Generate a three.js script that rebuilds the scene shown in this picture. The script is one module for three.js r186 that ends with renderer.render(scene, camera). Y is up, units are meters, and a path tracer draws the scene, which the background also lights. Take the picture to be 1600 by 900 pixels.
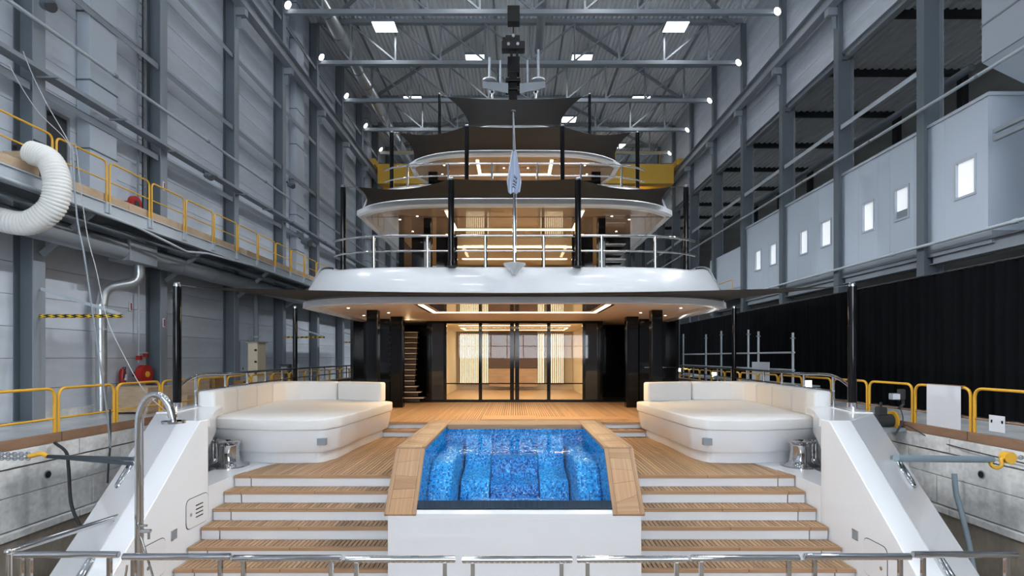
import * as THREE from 'three';
import { mergeGeometries, toCreasedNormals } from 'three/addons/utils/BufferGeometryUtils.js';
import { RoundedBoxGeometry } from 'three/addons/geometries/RoundedBoxGeometry.js';
import { RectAreaLightUniformsLib } from 'three/addons/lights/RectAreaLightUniformsLib.js';

// ---------------------------------------------------------------- camera, renderer, exposure
// World frame: eye at the origin, y up, the hall runs along -z. Depths below are written as positive Z (world z = -Z).
const F = 870, CX = 804, CY = 558;
const renderer = new THREE.WebGLRenderer({ antialias: true });
renderer.toneMapping = THREE.LinearToneMapping;
renderer.toneMappingExposure = 0.95;
renderer.shadowMap.enabled = true;
RectAreaLightUniformsLib.init();
const scene = new THREE.Scene();
const camera = new THREE.PerspectiveCamera(2 * Math.atan(450 / F) * 180 / Math.PI, 16 / 9, 0.1, 400);
camera.setViewOffset(1600, 900, CX - 800 > 0 ? -(CX - 800) : 0, -(CY - 450), 1600, 900);
camera.position.set(0, 0, 0);
camera.lookAt(0, 0, -1);
scene.background = new THREE.Color().setRGB(0.86, 0.92, 1.0);   // overcast daylight outside the hall door
scene.backgroundIntensity = 11;

const HALL = { xl: -12.84, xr: 14.86, xc: 1.0, roof: 22.25, floor: -1.745, near: -24, far: 95, bay: 5.35, z0: 15.05 };
const ROOF_LIGHT = 15, COOL = [0.93, 0.97, 1.0], WARM = [1.0, 0.73, 0.42], AMBER = [1.0, 0.77, 0.45];
// square light panels hung under the roof: outer and inner pairs alternate along the hall
const roofLightSpots = [];
for (let k = -5; k <= 4; k++) {
  for (const s of [-1, 1]) {
    roofLightSpots.push([HALL.xc + s * 9.25, 35.4 + 10 * k, k, s, 'outer']);
    roofLightSpots.push([HALL.xc + s * 3.72, 39.2 + 10 * k, k, s, 'inner']);
  }
}
for (const [x, Z] of roofLightSpots) {
  const l = new THREE.RectAreaLight(new THREE.Color().setRGB(...COOL), ROOF_LIGHT, 1.4, 1.1);
  l.position.set(x, 20.96, -Z); l.lookAt(x, 0, -Z); l.castShadow = true; l.name = 'roof_light_panel'; scene.add(l);
}

// ---------------------------------------------------------------- helpers
let seed = 7;
const rnd = () => { seed = (Math.imul(seed, 1664525) + 1013904223) >>> 0; return seed / 4294967296; };
const rr = (a, b) => a + (b - a) * rnd();
const V = (x, y, Z) => new THREE.Vector3(x, y, -Z);
const at = (px, py, Z) => V((px - CX) * Z / F, (CY - py) * Z / F, Z);
const ORD = ['nearest', 'second', 'third', 'fourth', 'fifth', 'sixth', 'seventh', 'eighth', 'ninth', 'tenth', 'eleventh', 'twelfth', 'thirteenth', 'fourteenth', 'fifteenth', 'sixteenth', 'seventeenth', 'eighteenth', 'nineteenth', 'twentieth', 'twenty-first', 'twenty-second', 'twenty-third', 'twenty-fourth'];
const used = {};
function numbered(n) { const k = used[n] = (used[n] ?? -1) + 1; return k ? n + '_' + String(k).padStart(3, '0') : n; }

function clean(g, uv = true) {                       // non-indexed, position + normal + box-projected uv in metres
  if (g.index) g = g.toNonIndexed();
  for (const k of Object.keys(g.attributes)) if (!['position', 'normal', 'uv', 'color'].includes(k)) g.deleteAttribute(k);
  g.clearGroups();
  if (!g.attributes.normal) g.computeVertexNormals();
  if (uv) {
    const p = g.attributes.position, a = new Float32Array(p.count * 2), A = new THREE.Vector3(), B = new THREE.Vector3(), C = new THREE.Vector3();
    for (let i = 0; i < p.count; i += 3) {
      A.fromBufferAttribute(p, i); B.fromBufferAttribute(p, i + 1).sub(A); C.fromBufferAttribute(p, i + 2).sub(A); B.cross(C);
      const nx = Math.abs(B.x), ny = Math.abs(B.y), nz = Math.abs(B.z);
      for (let k = 0; k < 3; k++) {
        A.fromBufferAttribute(p, i + k);
        const [u, v] = ny >= nx && ny >= nz ? [A.x, A.z] : nx >= nz ? [A.z, A.y] : [A.x, A.y];
        a[(i + k) * 2] = u; a[(i + k) * 2 + 1] = v;
      }
    }
    g.setAttribute('uv', new THREE.BufferAttribute(a, 2));
  }
  return g;
}
const mg = (list) => list.length === 1 ? list[0] : mergeGeometries(list);
function tint(g, c) {                                 // vertex colour over a whole piece
  const n = g.attributes.position.count, a = new Float32Array(n * 3);
  for (let i = 0; i < n; i++) { a[i * 3] = c[0]; a[i * 3 + 1] = c[1]; a[i * 3 + 2] = c[2]; }
  g.setAttribute('color', new THREE.BufferAttribute(a, 3)); return g;
}
function box(x0, x1, y0, y1, Z0, Z1, bevel = 0) {
  const w = Math.abs(x1 - x0), h = Math.abs(y1 - y0), d = Math.abs(Z1 - Z0);
  const g = bevel ? new RoundedBoxGeometry(w, h, d, 2, Math.min(bevel, w / 2.01, h / 2.01, d / 2.01)) : new THREE.BoxGeometry(w, h, d);
  g.translate((x0 + x1) / 2, (y0 + y1) / 2, -(Z0 + Z1) / 2);
  return clean(g);
}
function beam(a, b, w, h, up = new THREE.Vector3(0, 1, 0)) {   // bar from a to b, w across, h along up
  const d = b.clone().sub(a), L = d.length(); d.normalize();
  const x = new THREE.Vector3().crossVectors(up, d);
  if (x.lengthSq() < 1e-6) x.set(1, 0, 0); x.normalize();
  const y = new THREE.Vector3().crossVectors(d, x);
  const g = new THREE.BoxGeometry(w, h, L);
  g.applyMatrix4(new THREE.Matrix4().makeBasis(x, y, d).setPosition(a.clone().add(b).multiplyScalar(0.5)));
  return clean(g);
}
function ibeam(a, b, w, h, t = 0.02, up) {            // I section
  const U = (up ?? new THREE.Vector3(0, 1, 0)).clone(), d = b.clone().sub(a).normalize();
  const x = new THREE.Vector3().crossVectors(U, d).normalize(), y = new THREE.Vector3().crossVectors(d, x);
  const o = y.clone().multiplyScalar(h / 2 - t / 2), m = (v) => [a.clone().add(v), b.clone().add(v)];
  return mg([beam(a, b, t, h - 2 * t, U), beam(...m(o), w, t, U), beam(...m(o.clone().negate()), w, t, U)]);
}
function sweep(pts, r, radial = 10, cap = true, rf) {  // round bar along points
  const n = pts.length, pos = [], idx = [];
  let t = new THREE.Vector3(), nrm = null;
  for (let i = 0; i < n; i++) {
    const a = pts[Math.max(i - 1, 0)], b = pts[Math.min(i + 1, n - 1)], nt = b.clone().sub(a).normalize();
    if (!nrm) { nrm = Math.abs(nt.y) < 0.9 ? new THREE.Vector3(0, 1, 0) : new THREE.Vector3(1, 0, 0); }
    nrm.sub(nt.clone().multiplyScalar(nrm.dot(nt))).normalize();
    const bi = new THREE.Vector3().crossVectors(nt, nrm), R = rf ? rf(i / (n - 1), i) : r;
    for (let k = 0; k < radial; k++) { const f = k / radial * Math.PI * 2; pos.push(...pts[i].clone().addScaledVector(nrm, Math.cos(f) * R).addScaledVector(bi, Math.sin(f) * R).toArray()); }
    t = nt;
  }
  for (let i = 0; i < n - 1; i++) for (let k = 0; k < radial; k++) {
    const a = i * radial + k, b = i * radial + (k + 1) % radial, c = a + radial, d = b + radial; idx.push(a, b, c, b, d, c);
  }
  if (cap) {
    for (const [i, e] of [[0, 0], [n - 1, 1]]) {
      const c = pos.length / 3; pos.push(...pts[i].toArray());
      for (let k = 0; k < radial; k++) { const a = i * radial + k, b = i * radial + (k + 1) % radial; e ? idx.push(a, b, c) : idx.push(b, a, c); }
    }
  }
  const g = new THREE.BufferGeometry(); g.setAttribute('position', new THREE.Float32BufferAttribute(pos, 3)); g.setIndex(idx);
  return clean(toCreasedNormals(g, 0.9));
}
function rounded(pts, R, steps = 5) {                  // polyline with rounded corners
  const out = [pts[0].clone()];
  for (let i = 1; i < pts.length - 1; i++) {
    const p = pts[i], a = pts[i - 1].clone().sub(p), b = pts[i + 1].clone().sub(p), r = Math.min(R, a.length() * 0.49, b.length() * 0.49);
    const A = p.clone().addScaledVector(a.normalize(), r), B = p.clone().addScaledVector(b.normalize(), r);
    for (let k = 0; k <= steps; k++) { const t = k / steps, q = A.clone().multiplyScalar((1 - t) * (1 - t)).addScaledVector(p, 2 * t * (1 - t)).addScaledVector(B, t * t); out.push(q); }
  }
  out.push(pts[pts.length - 1].clone()); return out;
}
const smooth = (pts, n = 40) => new THREE.CatmullRomCurve3(pts, false, 'centripetal').getPoints(n);
const cyl = (a, b, r, seg = 14, r1 = r) => sweep([a, b], r, seg, true, (t) => r + (r1 - r) * t);
function shapeOf(poly) { const s = new THREE.Shape(); poly.forEach(([x, y], i) => i ? s.lineTo(x, y) : s.moveTo(x, y)); s.closePath(); return s; }
function extr(poly, depth, bevel = 0, holes = []) {
  const s = shapeOf(poly); for (const h of holes) s.holes.push(shapeOf(h));
  const g = new THREE.ExtrudeGeometry(s, { depth: depth - 2 * bevel, bevelEnabled: bevel > 0, bevelSize: bevel, bevelThickness: bevel, bevelOffset: -bevel, bevelSegments: 3, steps: 1, curveSegments: 8 });
  if (bevel) g.translate(0, 0, bevel);
  return bevel ? toCreasedNormals(g, 0.8) : g;
}
const prism = (poly, y0, y1, bevel = 0, holes) => clean(extr(poly, y1 - y0, bevel, holes).rotateX(-Math.PI / 2).translate(0, y0, 0));       // plan [X, Z]
const sideX = (poly, x0, x1, bevel = 0, holes) => clean(extr(poly, x1 - x0, bevel, holes).rotateY(Math.PI / 2).translate(x0, 0, 0));          // side view [Z, H]
const front = (poly, Z0, Z1, bevel = 0, holes) => clean(extr(poly, Z1 - Z0, bevel, holes).translate(0, 0, -Z1));                              // elevation [X, H]
function lathe(prof, seg = 28) { const g = new THREE.LatheGeometry(prof.map(([r, y]) => new THREE.Vector2(r, y)), seg); g.deleteAttribute('normal'); g.deleteAttribute('uv'); return clean(toCreasedNormals(g, 0.6)); }
function roundPoly(poly, R, steps = 4) {               // round the corners of a closed polygon
  const out = [], n = poly.length;
  for (let i = 0; i < n; i++) {
    const p = poly[i], a = poly[(i + n - 1) % n], b = poly[(i + 1) % n], r = Array.isArray(R) ? R[i] : R;
    const da = Math.hypot(a[0] - p[0], a[1] - p[1]), db = Math.hypot(b[0] - p[0], b[1] - p[1]), q = Math.min(r, da * 0.49, db * 0.49);
    const A = [p[0] + (a[0] - p[0]) / da * q, p[1] + (a[1] - p[1]) / da * q], B = [p[0] + (b[0] - p[0]) / db * q, p[1] + (b[1] - p[1]) / db * q];
    for (let k = 0; k <= steps; k++) { const t = k / steps; out.push([0, 1].map((c) => (1 - t) * (1 - t) * A[c] + 2 * t * (1 - t) * p[c] + t * t * B[c])); }
  }
  return out;
}
function loft(rings, caps = true, crease = 0.5) {      // rings of points, closed around
  const n = rings[0].length, pos = [], idx = [];
  rings.forEach((r) => r.forEach((p) => pos.push(...p.toArray())));
  for (let i = 0; i < rings.length - 1; i++) for (let k = 0; k < n; k++) { const a = i * n + k, b = i * n + (k + 1) % n; idx.push(a, b, a + n, b, b + n, a + n); }
  if (caps) for (const [r, o] of [[rings[0], 0], [rings[rings.length - 1], (rings.length - 1) * n]]) {
    const c = r[0].clone(), e1 = new THREE.Vector3(), nn = new THREE.Vector3();
    for (let k = 0; k < n; k++) nn.add(new THREE.Vector3().crossVectors(r[k].clone().sub(c), r[(k + 1) % n].clone().sub(c)));
    nn.normalize(); e1.copy(Math.abs(nn.y) < 0.9 ? new THREE.Vector3(0, 1, 0) : new THREE.Vector3(1, 0, 0)).cross(nn).normalize();
    const e2 = new THREE.Vector3().crossVectors(nn, e1);
    for (const [a, b, d] of THREE.ShapeUtils.triangulateShape(r.map((p) => new THREE.Vector2(p.dot(e1), p.dot(e2))), [])) o ? idx.push(o + a, o + b, o + d) : idx.push(o + a, o + d, o + b);
  }
  const g = new THREE.BufferGeometry(); g.setAttribute('position', new THREE.Float32BufferAttribute(pos, 3)); g.setIndex(idx);
  return clean(toCreasedNormals(g, crease));
}
// sweep a closed profile [inset, H, weight] along a plan curve [[X, Z]...]; inset goes to the inside (towards larger Z / centre)
function planSweep(curve, profile, rise = () => 0, crease = 0.5) {
  const n = curve.length, rings = [];
  for (let i = 0; i < n; i++) {
    const a = curve[Math.max(i - 1, 0)], b = curve[Math.min(i + 1, n - 1)], tx = b[0] - a[0], tz = b[1] - a[1], L = Math.hypot(tx, tz);
    const nx = -tz / L, nz = tx / L, [x, z] = curve[i], up = rise(x, z);
    rings.push(profile.map(([d, h, w = 0]) => V(x + nx * d, h + w * up, z + nz * d)));
  }
  return loft(rings, true, crease);
}
function aft(half, Zc, D, p, Zf, n = 41) {             // plan curve of an overhang: left side, aft edge, right side
  const out = [[-half, Zf]];
  for (let i = 0; i < n; i++) { const s = -1 + 2 * i / (n - 1), u = Math.sin(s * Math.PI / 2); out.push([half * u, Zc + D * Math.pow(Math.abs(u), p)]); }
  out.push([half, Zf]); return out;
}
function grid(fn, nu, nv, thick = 0) {                 // surface fn(u, v) -> Vector3, with a second skin below when thick
  const pos = [], idx = [], W = nu + 1;
  for (let s = 0; s < (thick ? 2 : 1); s++) for (let j = 0; j <= nv; j++) for (let i = 0; i <= nu; i++) { const p = fn(i / nu, j / nv); pos.push(p.x, p.y - s * thick, p.z); }
  const o = (nu + 1) * (nv + 1);
  for (let j = 0; j < nv; j++) for (let i = 0; i < nu; i++) {
    const a = j * W + i; idx.push(a, a + 1, a + W, a + 1, a + W + 1, a + W);
    if (thick) idx.push(o + a, o + a + W, o + a + 1, o + a + 1, o + a + W, o + a + W + 1);
  }
  if (thick) {
    const e = []; for (let i = 0; i < nu; i++) { e.push([i, i + 1], [nv * W + i + 1, nv * W + i]); } for (let j = 0; j < nv; j++) e.push([(j + 1) * W, j * W], [j * W + nu, (j + 1) * W + nu]);
    for (const [a, b] of e) idx.push(a, o + a, b, b, o + a, o + b);
  }
  const g = new THREE.BufferGeometry(); g.setAttribute('position', new THREE.Float32BufferAttribute(pos, 3)); g.setIndex(idx);
  return clean(toCreasedNormals(g, 0.7));
}
function clipStrip(poly, a, b) {                       // part of a plan polygon with X between a and b
  const cut = (P, keep, x) => { const out = []; P.forEach((p, i) => { const q = P[(i + 1) % P.length], kp = keep(p), kq = keep(q); if (kp) out.push(p); if (kp !== kq) { const t = (x - p[0]) / (q[0] - p[0]); out.push([x, p[1] + t * (q[1] - p[1])]); } }); return out; };
  return cut(cut(poly, (p) => p[0] >= a, a), (p) => p[0] <= b, b);
}
function planks(poly, y, t = 0.012, w = 0.064, gap = 0.015) {   // deck planks along Z over a polygon, joined
  const xs = poly.map((p) => p[0]), x0 = Math.min(...xs), x1 = Math.max(...xs), list = [];
  for (let x = x0, i = 0; x < x1 - 0.01; x += w, i++) {
    const c = clipStrip(poly, x + gap / 2, Math.min(x + w - gap / 2, x1)); if (c.length < 3) continue;
    const k = 0.7 + 0.3 * rnd(); list.push(tint(prism(c, y, y + t), [k, k * rr(0.96, 1.02), k * rr(0.9, 1.02)]));
  }
  return mg(list);
}
// ---------------------------------------------------------------- things, parts
function shade(o) { o.traverse((m) => { if (m.isMesh) { m.castShadow = true; m.receiveShadow = true; } }); return o; }
function part(name, geo, mat, parent, label) {
  const m = new THREE.Mesh(geo, mat); m.name = name; m.castShadow = m.receiveShadow = true; parent.add(m);
  if (label) m.userData.label = label;
  return m;
}
function stuff(name, geo, mat, parent) { const m = part(name, geo, mat, parent); m.userData.kind = 'stuff'; return m; }
function thing(name, label, category, group) {
  const g = new THREE.Group(); g.name = numbered(name); g.userData = { label, category }; if (group) g.userData.group = group; scene.add(g); return g;
}
function one(name, label, category, geo, mat, group) {
  const m = new THREE.Mesh(geo, mat); m.name = numbered(name); m.castShadow = m.receiveShadow = true; m.userData = { label, category }; if (group) m.userData.group = group; scene.add(m); return m;
}
function struct(name, label, category) { const g = new THREE.Group(); g.name = name; g.userData = { kind: 'structure', label, category }; scene.add(g); return g; }

// ---------------------------------------------------------------- textures
const hash = (x, y, s) => { let h = Math.imul(x, 374761393) ^ Math.imul(y, 668265263) ^ Math.imul(s, 974634777); h = Math.imul(h ^ (h >>> 13), 1274126177); return ((h ^ (h >>> 16)) >>> 0) / 4294967296; };
function vnoise(x, y, px, py, s) {
  const xi = Math.floor(x), yi = Math.floor(y), fx = x - xi, fy = y - yi, u = fx * fx * (3 - 2 * fx), v = fy * fy * (3 - 2 * fy), m = (a, p) => ((a % p) + p) % p;
  const h = (i, j) => hash(m(xi + i, px), m(yi + j, py), s);
  return (h(0, 0) * (1 - u) + h(1, 0) * u) * (1 - v) + (h(0, 1) * (1 - u) + h(1, 1) * u) * v;
}
function fbm(u, v, fx, fy, s, oct = 4) { let a = 0, w = 0.5, t = 0; for (let i = 0; i < oct; i++) { a += w * vnoise(u * fx, v * fy, fx, fy, s + i); t += w; w *= 0.5; fx *= 2; fy *= 2; } return a / t; }
function tex(W, H, fn, metresU, metresV = metresU, srgb = true) {
  const d = new Uint8Array(W * H * 4);
  for (let y = 0; y < H; y++) for (let x = 0; x < W; x++) { const c = fn(x / W, y / H, x, y), o = (y * W + x) * 4; for (let k = 0; k < 3; k++) d[o + k] = Math.max(0, Math.min(255, Array.isArray(c) ? c[k] : c)); d[o + 3] = 255; }
  const t = new THREE.DataTexture(d, W, H); t.wrapS = t.wrapT = THREE.RepeatWrapping; t.magFilter = THREE.LinearFilter; if (srgb) t.colorSpace = THREE.SRGBColorSpace;
  t.repeat.set(1 / metresU, 1 / metresV); t.needsUpdate = true; return t;
}
const mixc = (a, b, t) => a.map((v, i) => v + (b[i] - v) * t);
const T = {};
T.grain = tex(256, 512, (u, v) => { const n = fbm(u, v, 24, 2, 3, 4), f = fbm(u, v, 90, 6, 9, 2); return mixc([160, 124, 92], [206, 172, 138], n * 0.7 + f * 0.3); }, 0.5, 1.6);
T.ply = tex(256, 256, (u, v) => { const n = fbm(u, v, 3, 14, 5, 4), k = fbm(u, v, 40, 40, 6, 2); return mixc([176, 150, 124], [214, 194, 170], n * 0.8 + k * 0.2); }, 1.1, 1.1);
T.osb = tex(256, 256, (u, v) => { const n = fbm(u, v, 40, 24, 15, 3), k = fbm(u, v, 10, 30, 16, 2); return mixc([140, 100, 62], [206, 168, 120], n * 0.6 + k * 0.4); }, 0.9, 0.9);
T.smudge = tex(512, 512, (u, v) => { const n = fbm(u, v, 3, 10, 21, 5), k = fbm(u, v, 30, 30, 22, 3); const q = 0.86 + 0.2 * n + 0.05 * (k - 0.5); return [q * 226, q * 229, q * 233]; }, 9, 6);
T.concrete = tex(512, 512, (u, v) => { const n = fbm(u, v, 5, 4, 31, 5), k = fbm(u, v, 60, 60, 32, 3), d = fbm(u, v, 40, 3, 33, 3); const q = 0.86 + 0.3 * (n - 0.3) + 0.16 * (k - 0.5) - 0.18 * Math.max(0, d - 0.52); return [q * 236, q * 236, q * 234]; }, 5, 4);
T.rust = tex(512, 512, (u, v) => { const n = fbm(u, v, 6, 5, 41, 5), k = fbm(u, v, 70, 40, 42, 3); return mixc([122, 112, 102], [182, 174, 164], n * 0.6 + k * 0.4); }, 4, 4);
T.mosaic = tex(512, 512, (u, v, x, y) => {
  const i = x >> 3, j = y >> 3, h = hash(i, j, 51), e = (x & 7) === 0 || (y & 7) === 0;
  const c = h < 0.17 ? [14, 88, 160] : h < 0.34 ? [22, 138, 206] : h < 0.8 ? [40, 176, 236] : h < 0.94 ? [92, 204, 246] : [180, 230, 250];
  return e ? mixc(c, [30, 142, 205], 0.6) : c;
}, 1.28);
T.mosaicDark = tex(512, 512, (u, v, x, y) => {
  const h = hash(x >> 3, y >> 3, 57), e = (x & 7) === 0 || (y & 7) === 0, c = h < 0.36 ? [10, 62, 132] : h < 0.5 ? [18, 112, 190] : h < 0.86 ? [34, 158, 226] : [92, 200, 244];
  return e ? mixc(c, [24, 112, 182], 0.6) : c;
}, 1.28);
T.mosaicN = tex(512, 512, (u, v, x, y) => { const i = x >> 3, j = y >> 3; return [128 + (hash(i, j, 61) - 0.5) * 70, 128 + (hash(i, j, 62) - 0.5) * 70, 245]; }, 1.28, 1.28, false);
T.weave = tex(128, 128, (u, v, x, y) => 128 + 60 * (((x >> 1) + (y >> 1)) & 1) + 40 * hash(x, y, 71), 0.06, 0.06, false);
T.ripple = tex(256, 256, (u, v) => 255 * fbm(u, v, 5, 5, 81, 4), 1.6, 1.6, false);
T.stripe = tex(64, 8, (u, v, x, y) => ((x + y * 2) % 32) < 16 ? [232, 190, 40] : [28, 28, 26], 0.5, 0.06);

// ---------------------------------------------------------------- materials
const lin = (r, g, b) => new THREE.Color().setRGB(r, g, b);
const std = (c, roughness = 0.6, metalness = 0, more = {}) => new THREE.MeshStandardMaterial({ color: lin(...c), roughness, metalness, ...more });
const phy = (c, roughness, more = {}) => new THREE.MeshPhysicalMaterial({ color: lin(...c), roughness, ...more });
const glow = (c, k) => new THREE.MeshStandardMaterial({ color: lin(0.9, 0.9, 0.9), emissive: lin(...c), emissiveIntensity: k, roughness: 0.6 });
const rotGrain = T.grain.clone(); rotGrain.rotation = Math.PI / 2; rotGrain.repeat.set(1 / 0.5, 1 / 1.6);
const M = {
  clad: std([0.82, 0.86, 0.92], 0.5, 0, { map: T.smudge }),
  seam: std([0.12, 0.13, 0.14], 0.8),
  steel: std([0.125, 0.15, 0.175], 0.5),
  steelMid: std([0.26, 0.29, 0.325], 0.45),
  steelPale: std([0.5, 0.55, 0.6], 0.4),
  steelDark: std([0.035, 0.038, 0.042], 0.6),
  zinc: std([0.55, 0.58, 0.6], 0.32, 0.8),
  roofSheet: std([0.9, 0.93, 0.96], 0.45),
  office: std([0.52, 0.59, 0.68], 0.5),
  officeTrim: std([0.48, 0.53, 0.6], 0.45),
  beige: std([0.52, 0.51, 0.47], 0.8, 0, { map: T.smudge }),
  floor: std([0.8, 0.83, 0.87], 0.4, 0, { map: T.concrete }),
  concrete: std([1, 1, 1], 0.85, 0, { map: T.concrete, bumpMap: T.concrete, bumpScale: 0.008 }),
  wetBand: std([0.85, 0.82, 0.78], 0.75, 0, { map: T.rust }),
  kick: std([0.55, 0.42, 0.36], 0.8, 0, { map: T.ply }),
  ply: std([0.92, 0.9, 0.86], 0.8, 0, { map: T.ply }),
  osb: std([0.8, 0.76, 0.7], 0.85, 0, { map: T.osb }),
  yellow: std([0.8, 0.43, 0.035], 0.4),
  craneYellow: std([0.72, 0.42, 0.05], 0.5),
  red: std([0.42, 0.02, 0.02], 0.35),
  curtain: phy([0.006, 0.0066, 0.008], 0.95, { specularIntensity: 0.1, sheen: 0.04, sheenColor: lin(0.3, 0.32, 0.36), sheenRoughness: 0.6 }),
  white: phy([0.8, 0.81, 0.83], 0.25, { clearcoat: 0.55, clearcoatRoughness: 0.04 }),
  satin: phy([0.64, 0.56, 0.49], 0.5, { specularIntensity: 0.35 }),
  soffit: phy([0.42, 0.29, 0.19], 0.12, { clearcoat: 1, clearcoatRoughness: 0.03 }),
  black: phy([0.004, 0.004, 0.005], 0.08, { specularIntensity: 0.6 }),
  blackMatt: std([0.012, 0.012, 0.012], 0.6),
  rubber: std([0.03, 0.032, 0.035], 0.7),
  chrome: std([0.62, 0.62, 0.63], 0.045, 1),
  teak: std([1, 1, 1], 0.55, 0, { map: T.grain, vertexColors: true }),
  teakX: std([0.84, 0.8, 0.76], 0.5, 0, { map: rotGrain }),
  teakZ: std([0.84, 0.8, 0.76], 0.5, 0, { map: T.grain }),
  coping: [[1, 0.93, 0.84], [0.9, 0.84, 0.76], [1, 0.98, 0.92], [0.82, 0.75, 0.68]].map((c, i) => std(c, 0.5, 0, { map: i % 2 ? rotGrain : T.grain })),
  caulk: std([0.015, 0.013, 0.012], 0.8),
  mosaic: phy([1, 1, 1], 0.12, { map: T.mosaic, normalMap: T.mosaicN, normalScale: new THREE.Vector2(0.9, 0.9) }),
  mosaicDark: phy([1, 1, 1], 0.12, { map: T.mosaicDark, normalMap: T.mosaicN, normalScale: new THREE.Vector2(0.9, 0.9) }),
  water: phy([0.8, 0.94, 1.0], 0.02, { transmission: 1, ior: 1.33, specularIntensity: 0.15, thickness: 0, bumpMap: T.ripple, bumpScale: 0.006 }),
  acrylic: phy([0.9, 0.97, 1.0], 0.01, { transmission: 1, ior: 1.45, thickness: 0 }),
  glass: phy([0.97, 0.98, 0.98], 0.01, { transmission: 1, ior: 1.3, thickness: 0 }),
  darkGlass: phy([0.02, 0.02, 0.022], 0.02),
  gasket: phy([0.005, 0.022, 0.045], 0.1, { clearcoat: 1 }),
  fabric: phy([0.82, 0.815, 0.805], 0.9, { sheen: 0.3, sheenColor: lin(1, 1, 1), bumpMap: T.weave, bumpScale: 0.0012 }),
  sail: phy([0.017, 0.015, 0.014], 0.7, { transmission: 0.02, specularIntensity: 0.5, thickness: 0, bumpMap: T.weave, bumpScale: 0.001 }),
  wood: std([0.86, 0.76, 0.62], 0.45, 0, { map: T.ply }),
  tan: std([0.3, 0.2, 0.1], 0.5, 0, { map: T.ply }),
  walnut: std([0.2, 0.13, 0.08], 0.4, 0, { map: T.ply }),
  cream: std([0.74, 0.63, 0.46], 0.5),
  led: glow([1.0, 0.84, 0.58], 2.2),
  ledBar: glow([1.0, 0.86, 0.56], 1.3),
  ledSoft: glow([1.0, 0.72, 0.4], 1.3),
  spot: glow([1.0, 0.9, 0.72], 6),
  cool: glow([0.95, 0.98, 1.0], 4),
  officeGlow: glow([0.9, 0.96, 1.0], 0.5),
  paper: std([0.72, 0.74, 0.8], 0.9),
  hose: std([0.82, 0.82, 0.8], 0.7),
  rope: std([0.5, 0.51, 0.52], 0.8),
  sling: std([0.06, 0.075, 0.09], 0.7),
  slingGrey: std([0.22, 0.28, 0.32], 0.7),
  stripe: std([1, 1, 1], 0.6, 0, { map: T.stripe }),
};

// ================================================================= THE HALL
const FL = HALL.floor, RF = HALL.roof, COLS = []; for (let i = -6; i <= 11; i++) COLS[i] = HALL.z0 + HALL.bay * i; for (let i = 12; i <= 11; i++) COLS.push(HALL.z0 + HALL.bay * i);
const FARZ = 76, NEARZ = HALL.near, XL = -13.42, XW = 25.2, QUAY = 9.4, DOCK = -6.4;

// floor: the two quays and the dock floor
const floor = struct('floor', 'grey painted concrete quay floors on both sides of the dock', 'floor');
part('quay_slab', box(XL - 0.5, -QUAY, FL - 0.3, FL, NEARZ, FARZ), M.floor, floor);
part('quay_slab', box(QUAY, XW + 0.4, FL - 0.3, FL, NEARZ, FARZ), M.floor, floor);
part('dock_floor', box(-QUAY - 0.4, QUAY + 0.4, DOCK - 0.3, DOCK, NEARZ, FARZ), M.wetBand, floor);

// dock side walls, built of concrete pieces
for (const [s, side] of [[-1, 'left'], [1, 'right']]) {
  const w = struct('wall_dock_' + side, 'stained concrete ' + side + ' side wall of the dry dock', 'dock wall');
  part('core', box(s * (QUAY + 0.06), s * (QUAY + 0.8), DOCK, FL - 0.3, NEARZ, FARZ), M.wetBand, w);
  const piece = (y0, y1, L, proud, Z) => part('concrete_panel', box(s * (QUAY - proud), s * (QUAY + 0.1), y0 + 0.006, y1 - 0.006, Z + 0.008, Z + L - 0.008, 0.012), M.concrete, w);
  for (let Z = 0; Z < 52; Z += 4) {
    piece(-2.08, FL - 0.005, 4, 0.03, Z);
    piece(-2.62, -2.1, 4, 0, Z + 1.3); piece(-3.25, -2.62, 4, 0, Z + 0.4);
    part('ledge', box(s * (QUAY - 0.05), s * (QUAY + 0.1), -3.42, -3.27, Z + 0.01, Z + 3.99, 0.02), M.concrete, w);
  }
  part('lower_face', box(s * (QUAY + 0.02), s * (QUAY + 0.1), DOCK, -3.42, NEARZ, FARZ), M.wetBand, w);
  for (const [z, y] of [[11.2, -2.36], [14.6, -2.3]]) {
    part('drain_ring', cyl(V(s * (QUAY - 0.015), y, z), V(s * (QUAY + 0.05), y, z), 0.085, 18), M.steelMid, w);
    part('drain_hole', cyl(V(s * (QUAY - 0.025), y, z), V(s * (QUAY + 0.05), y, z), 0.065, 18), M.blackMatt, w);
  }
  // timber kick boards along the quay edge
  for (let k = 0; k < 12; k++) {
    const z = 9.0 + k * 2.55;
    part('kick_board', box(s * (QUAY - 0.02), s * (QUAY + 0.03), FL + 0.005, FL + 0.2, z, z + 2.53, 0.006), M.kick, w, 'brown timber kick board');
  }
}

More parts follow.
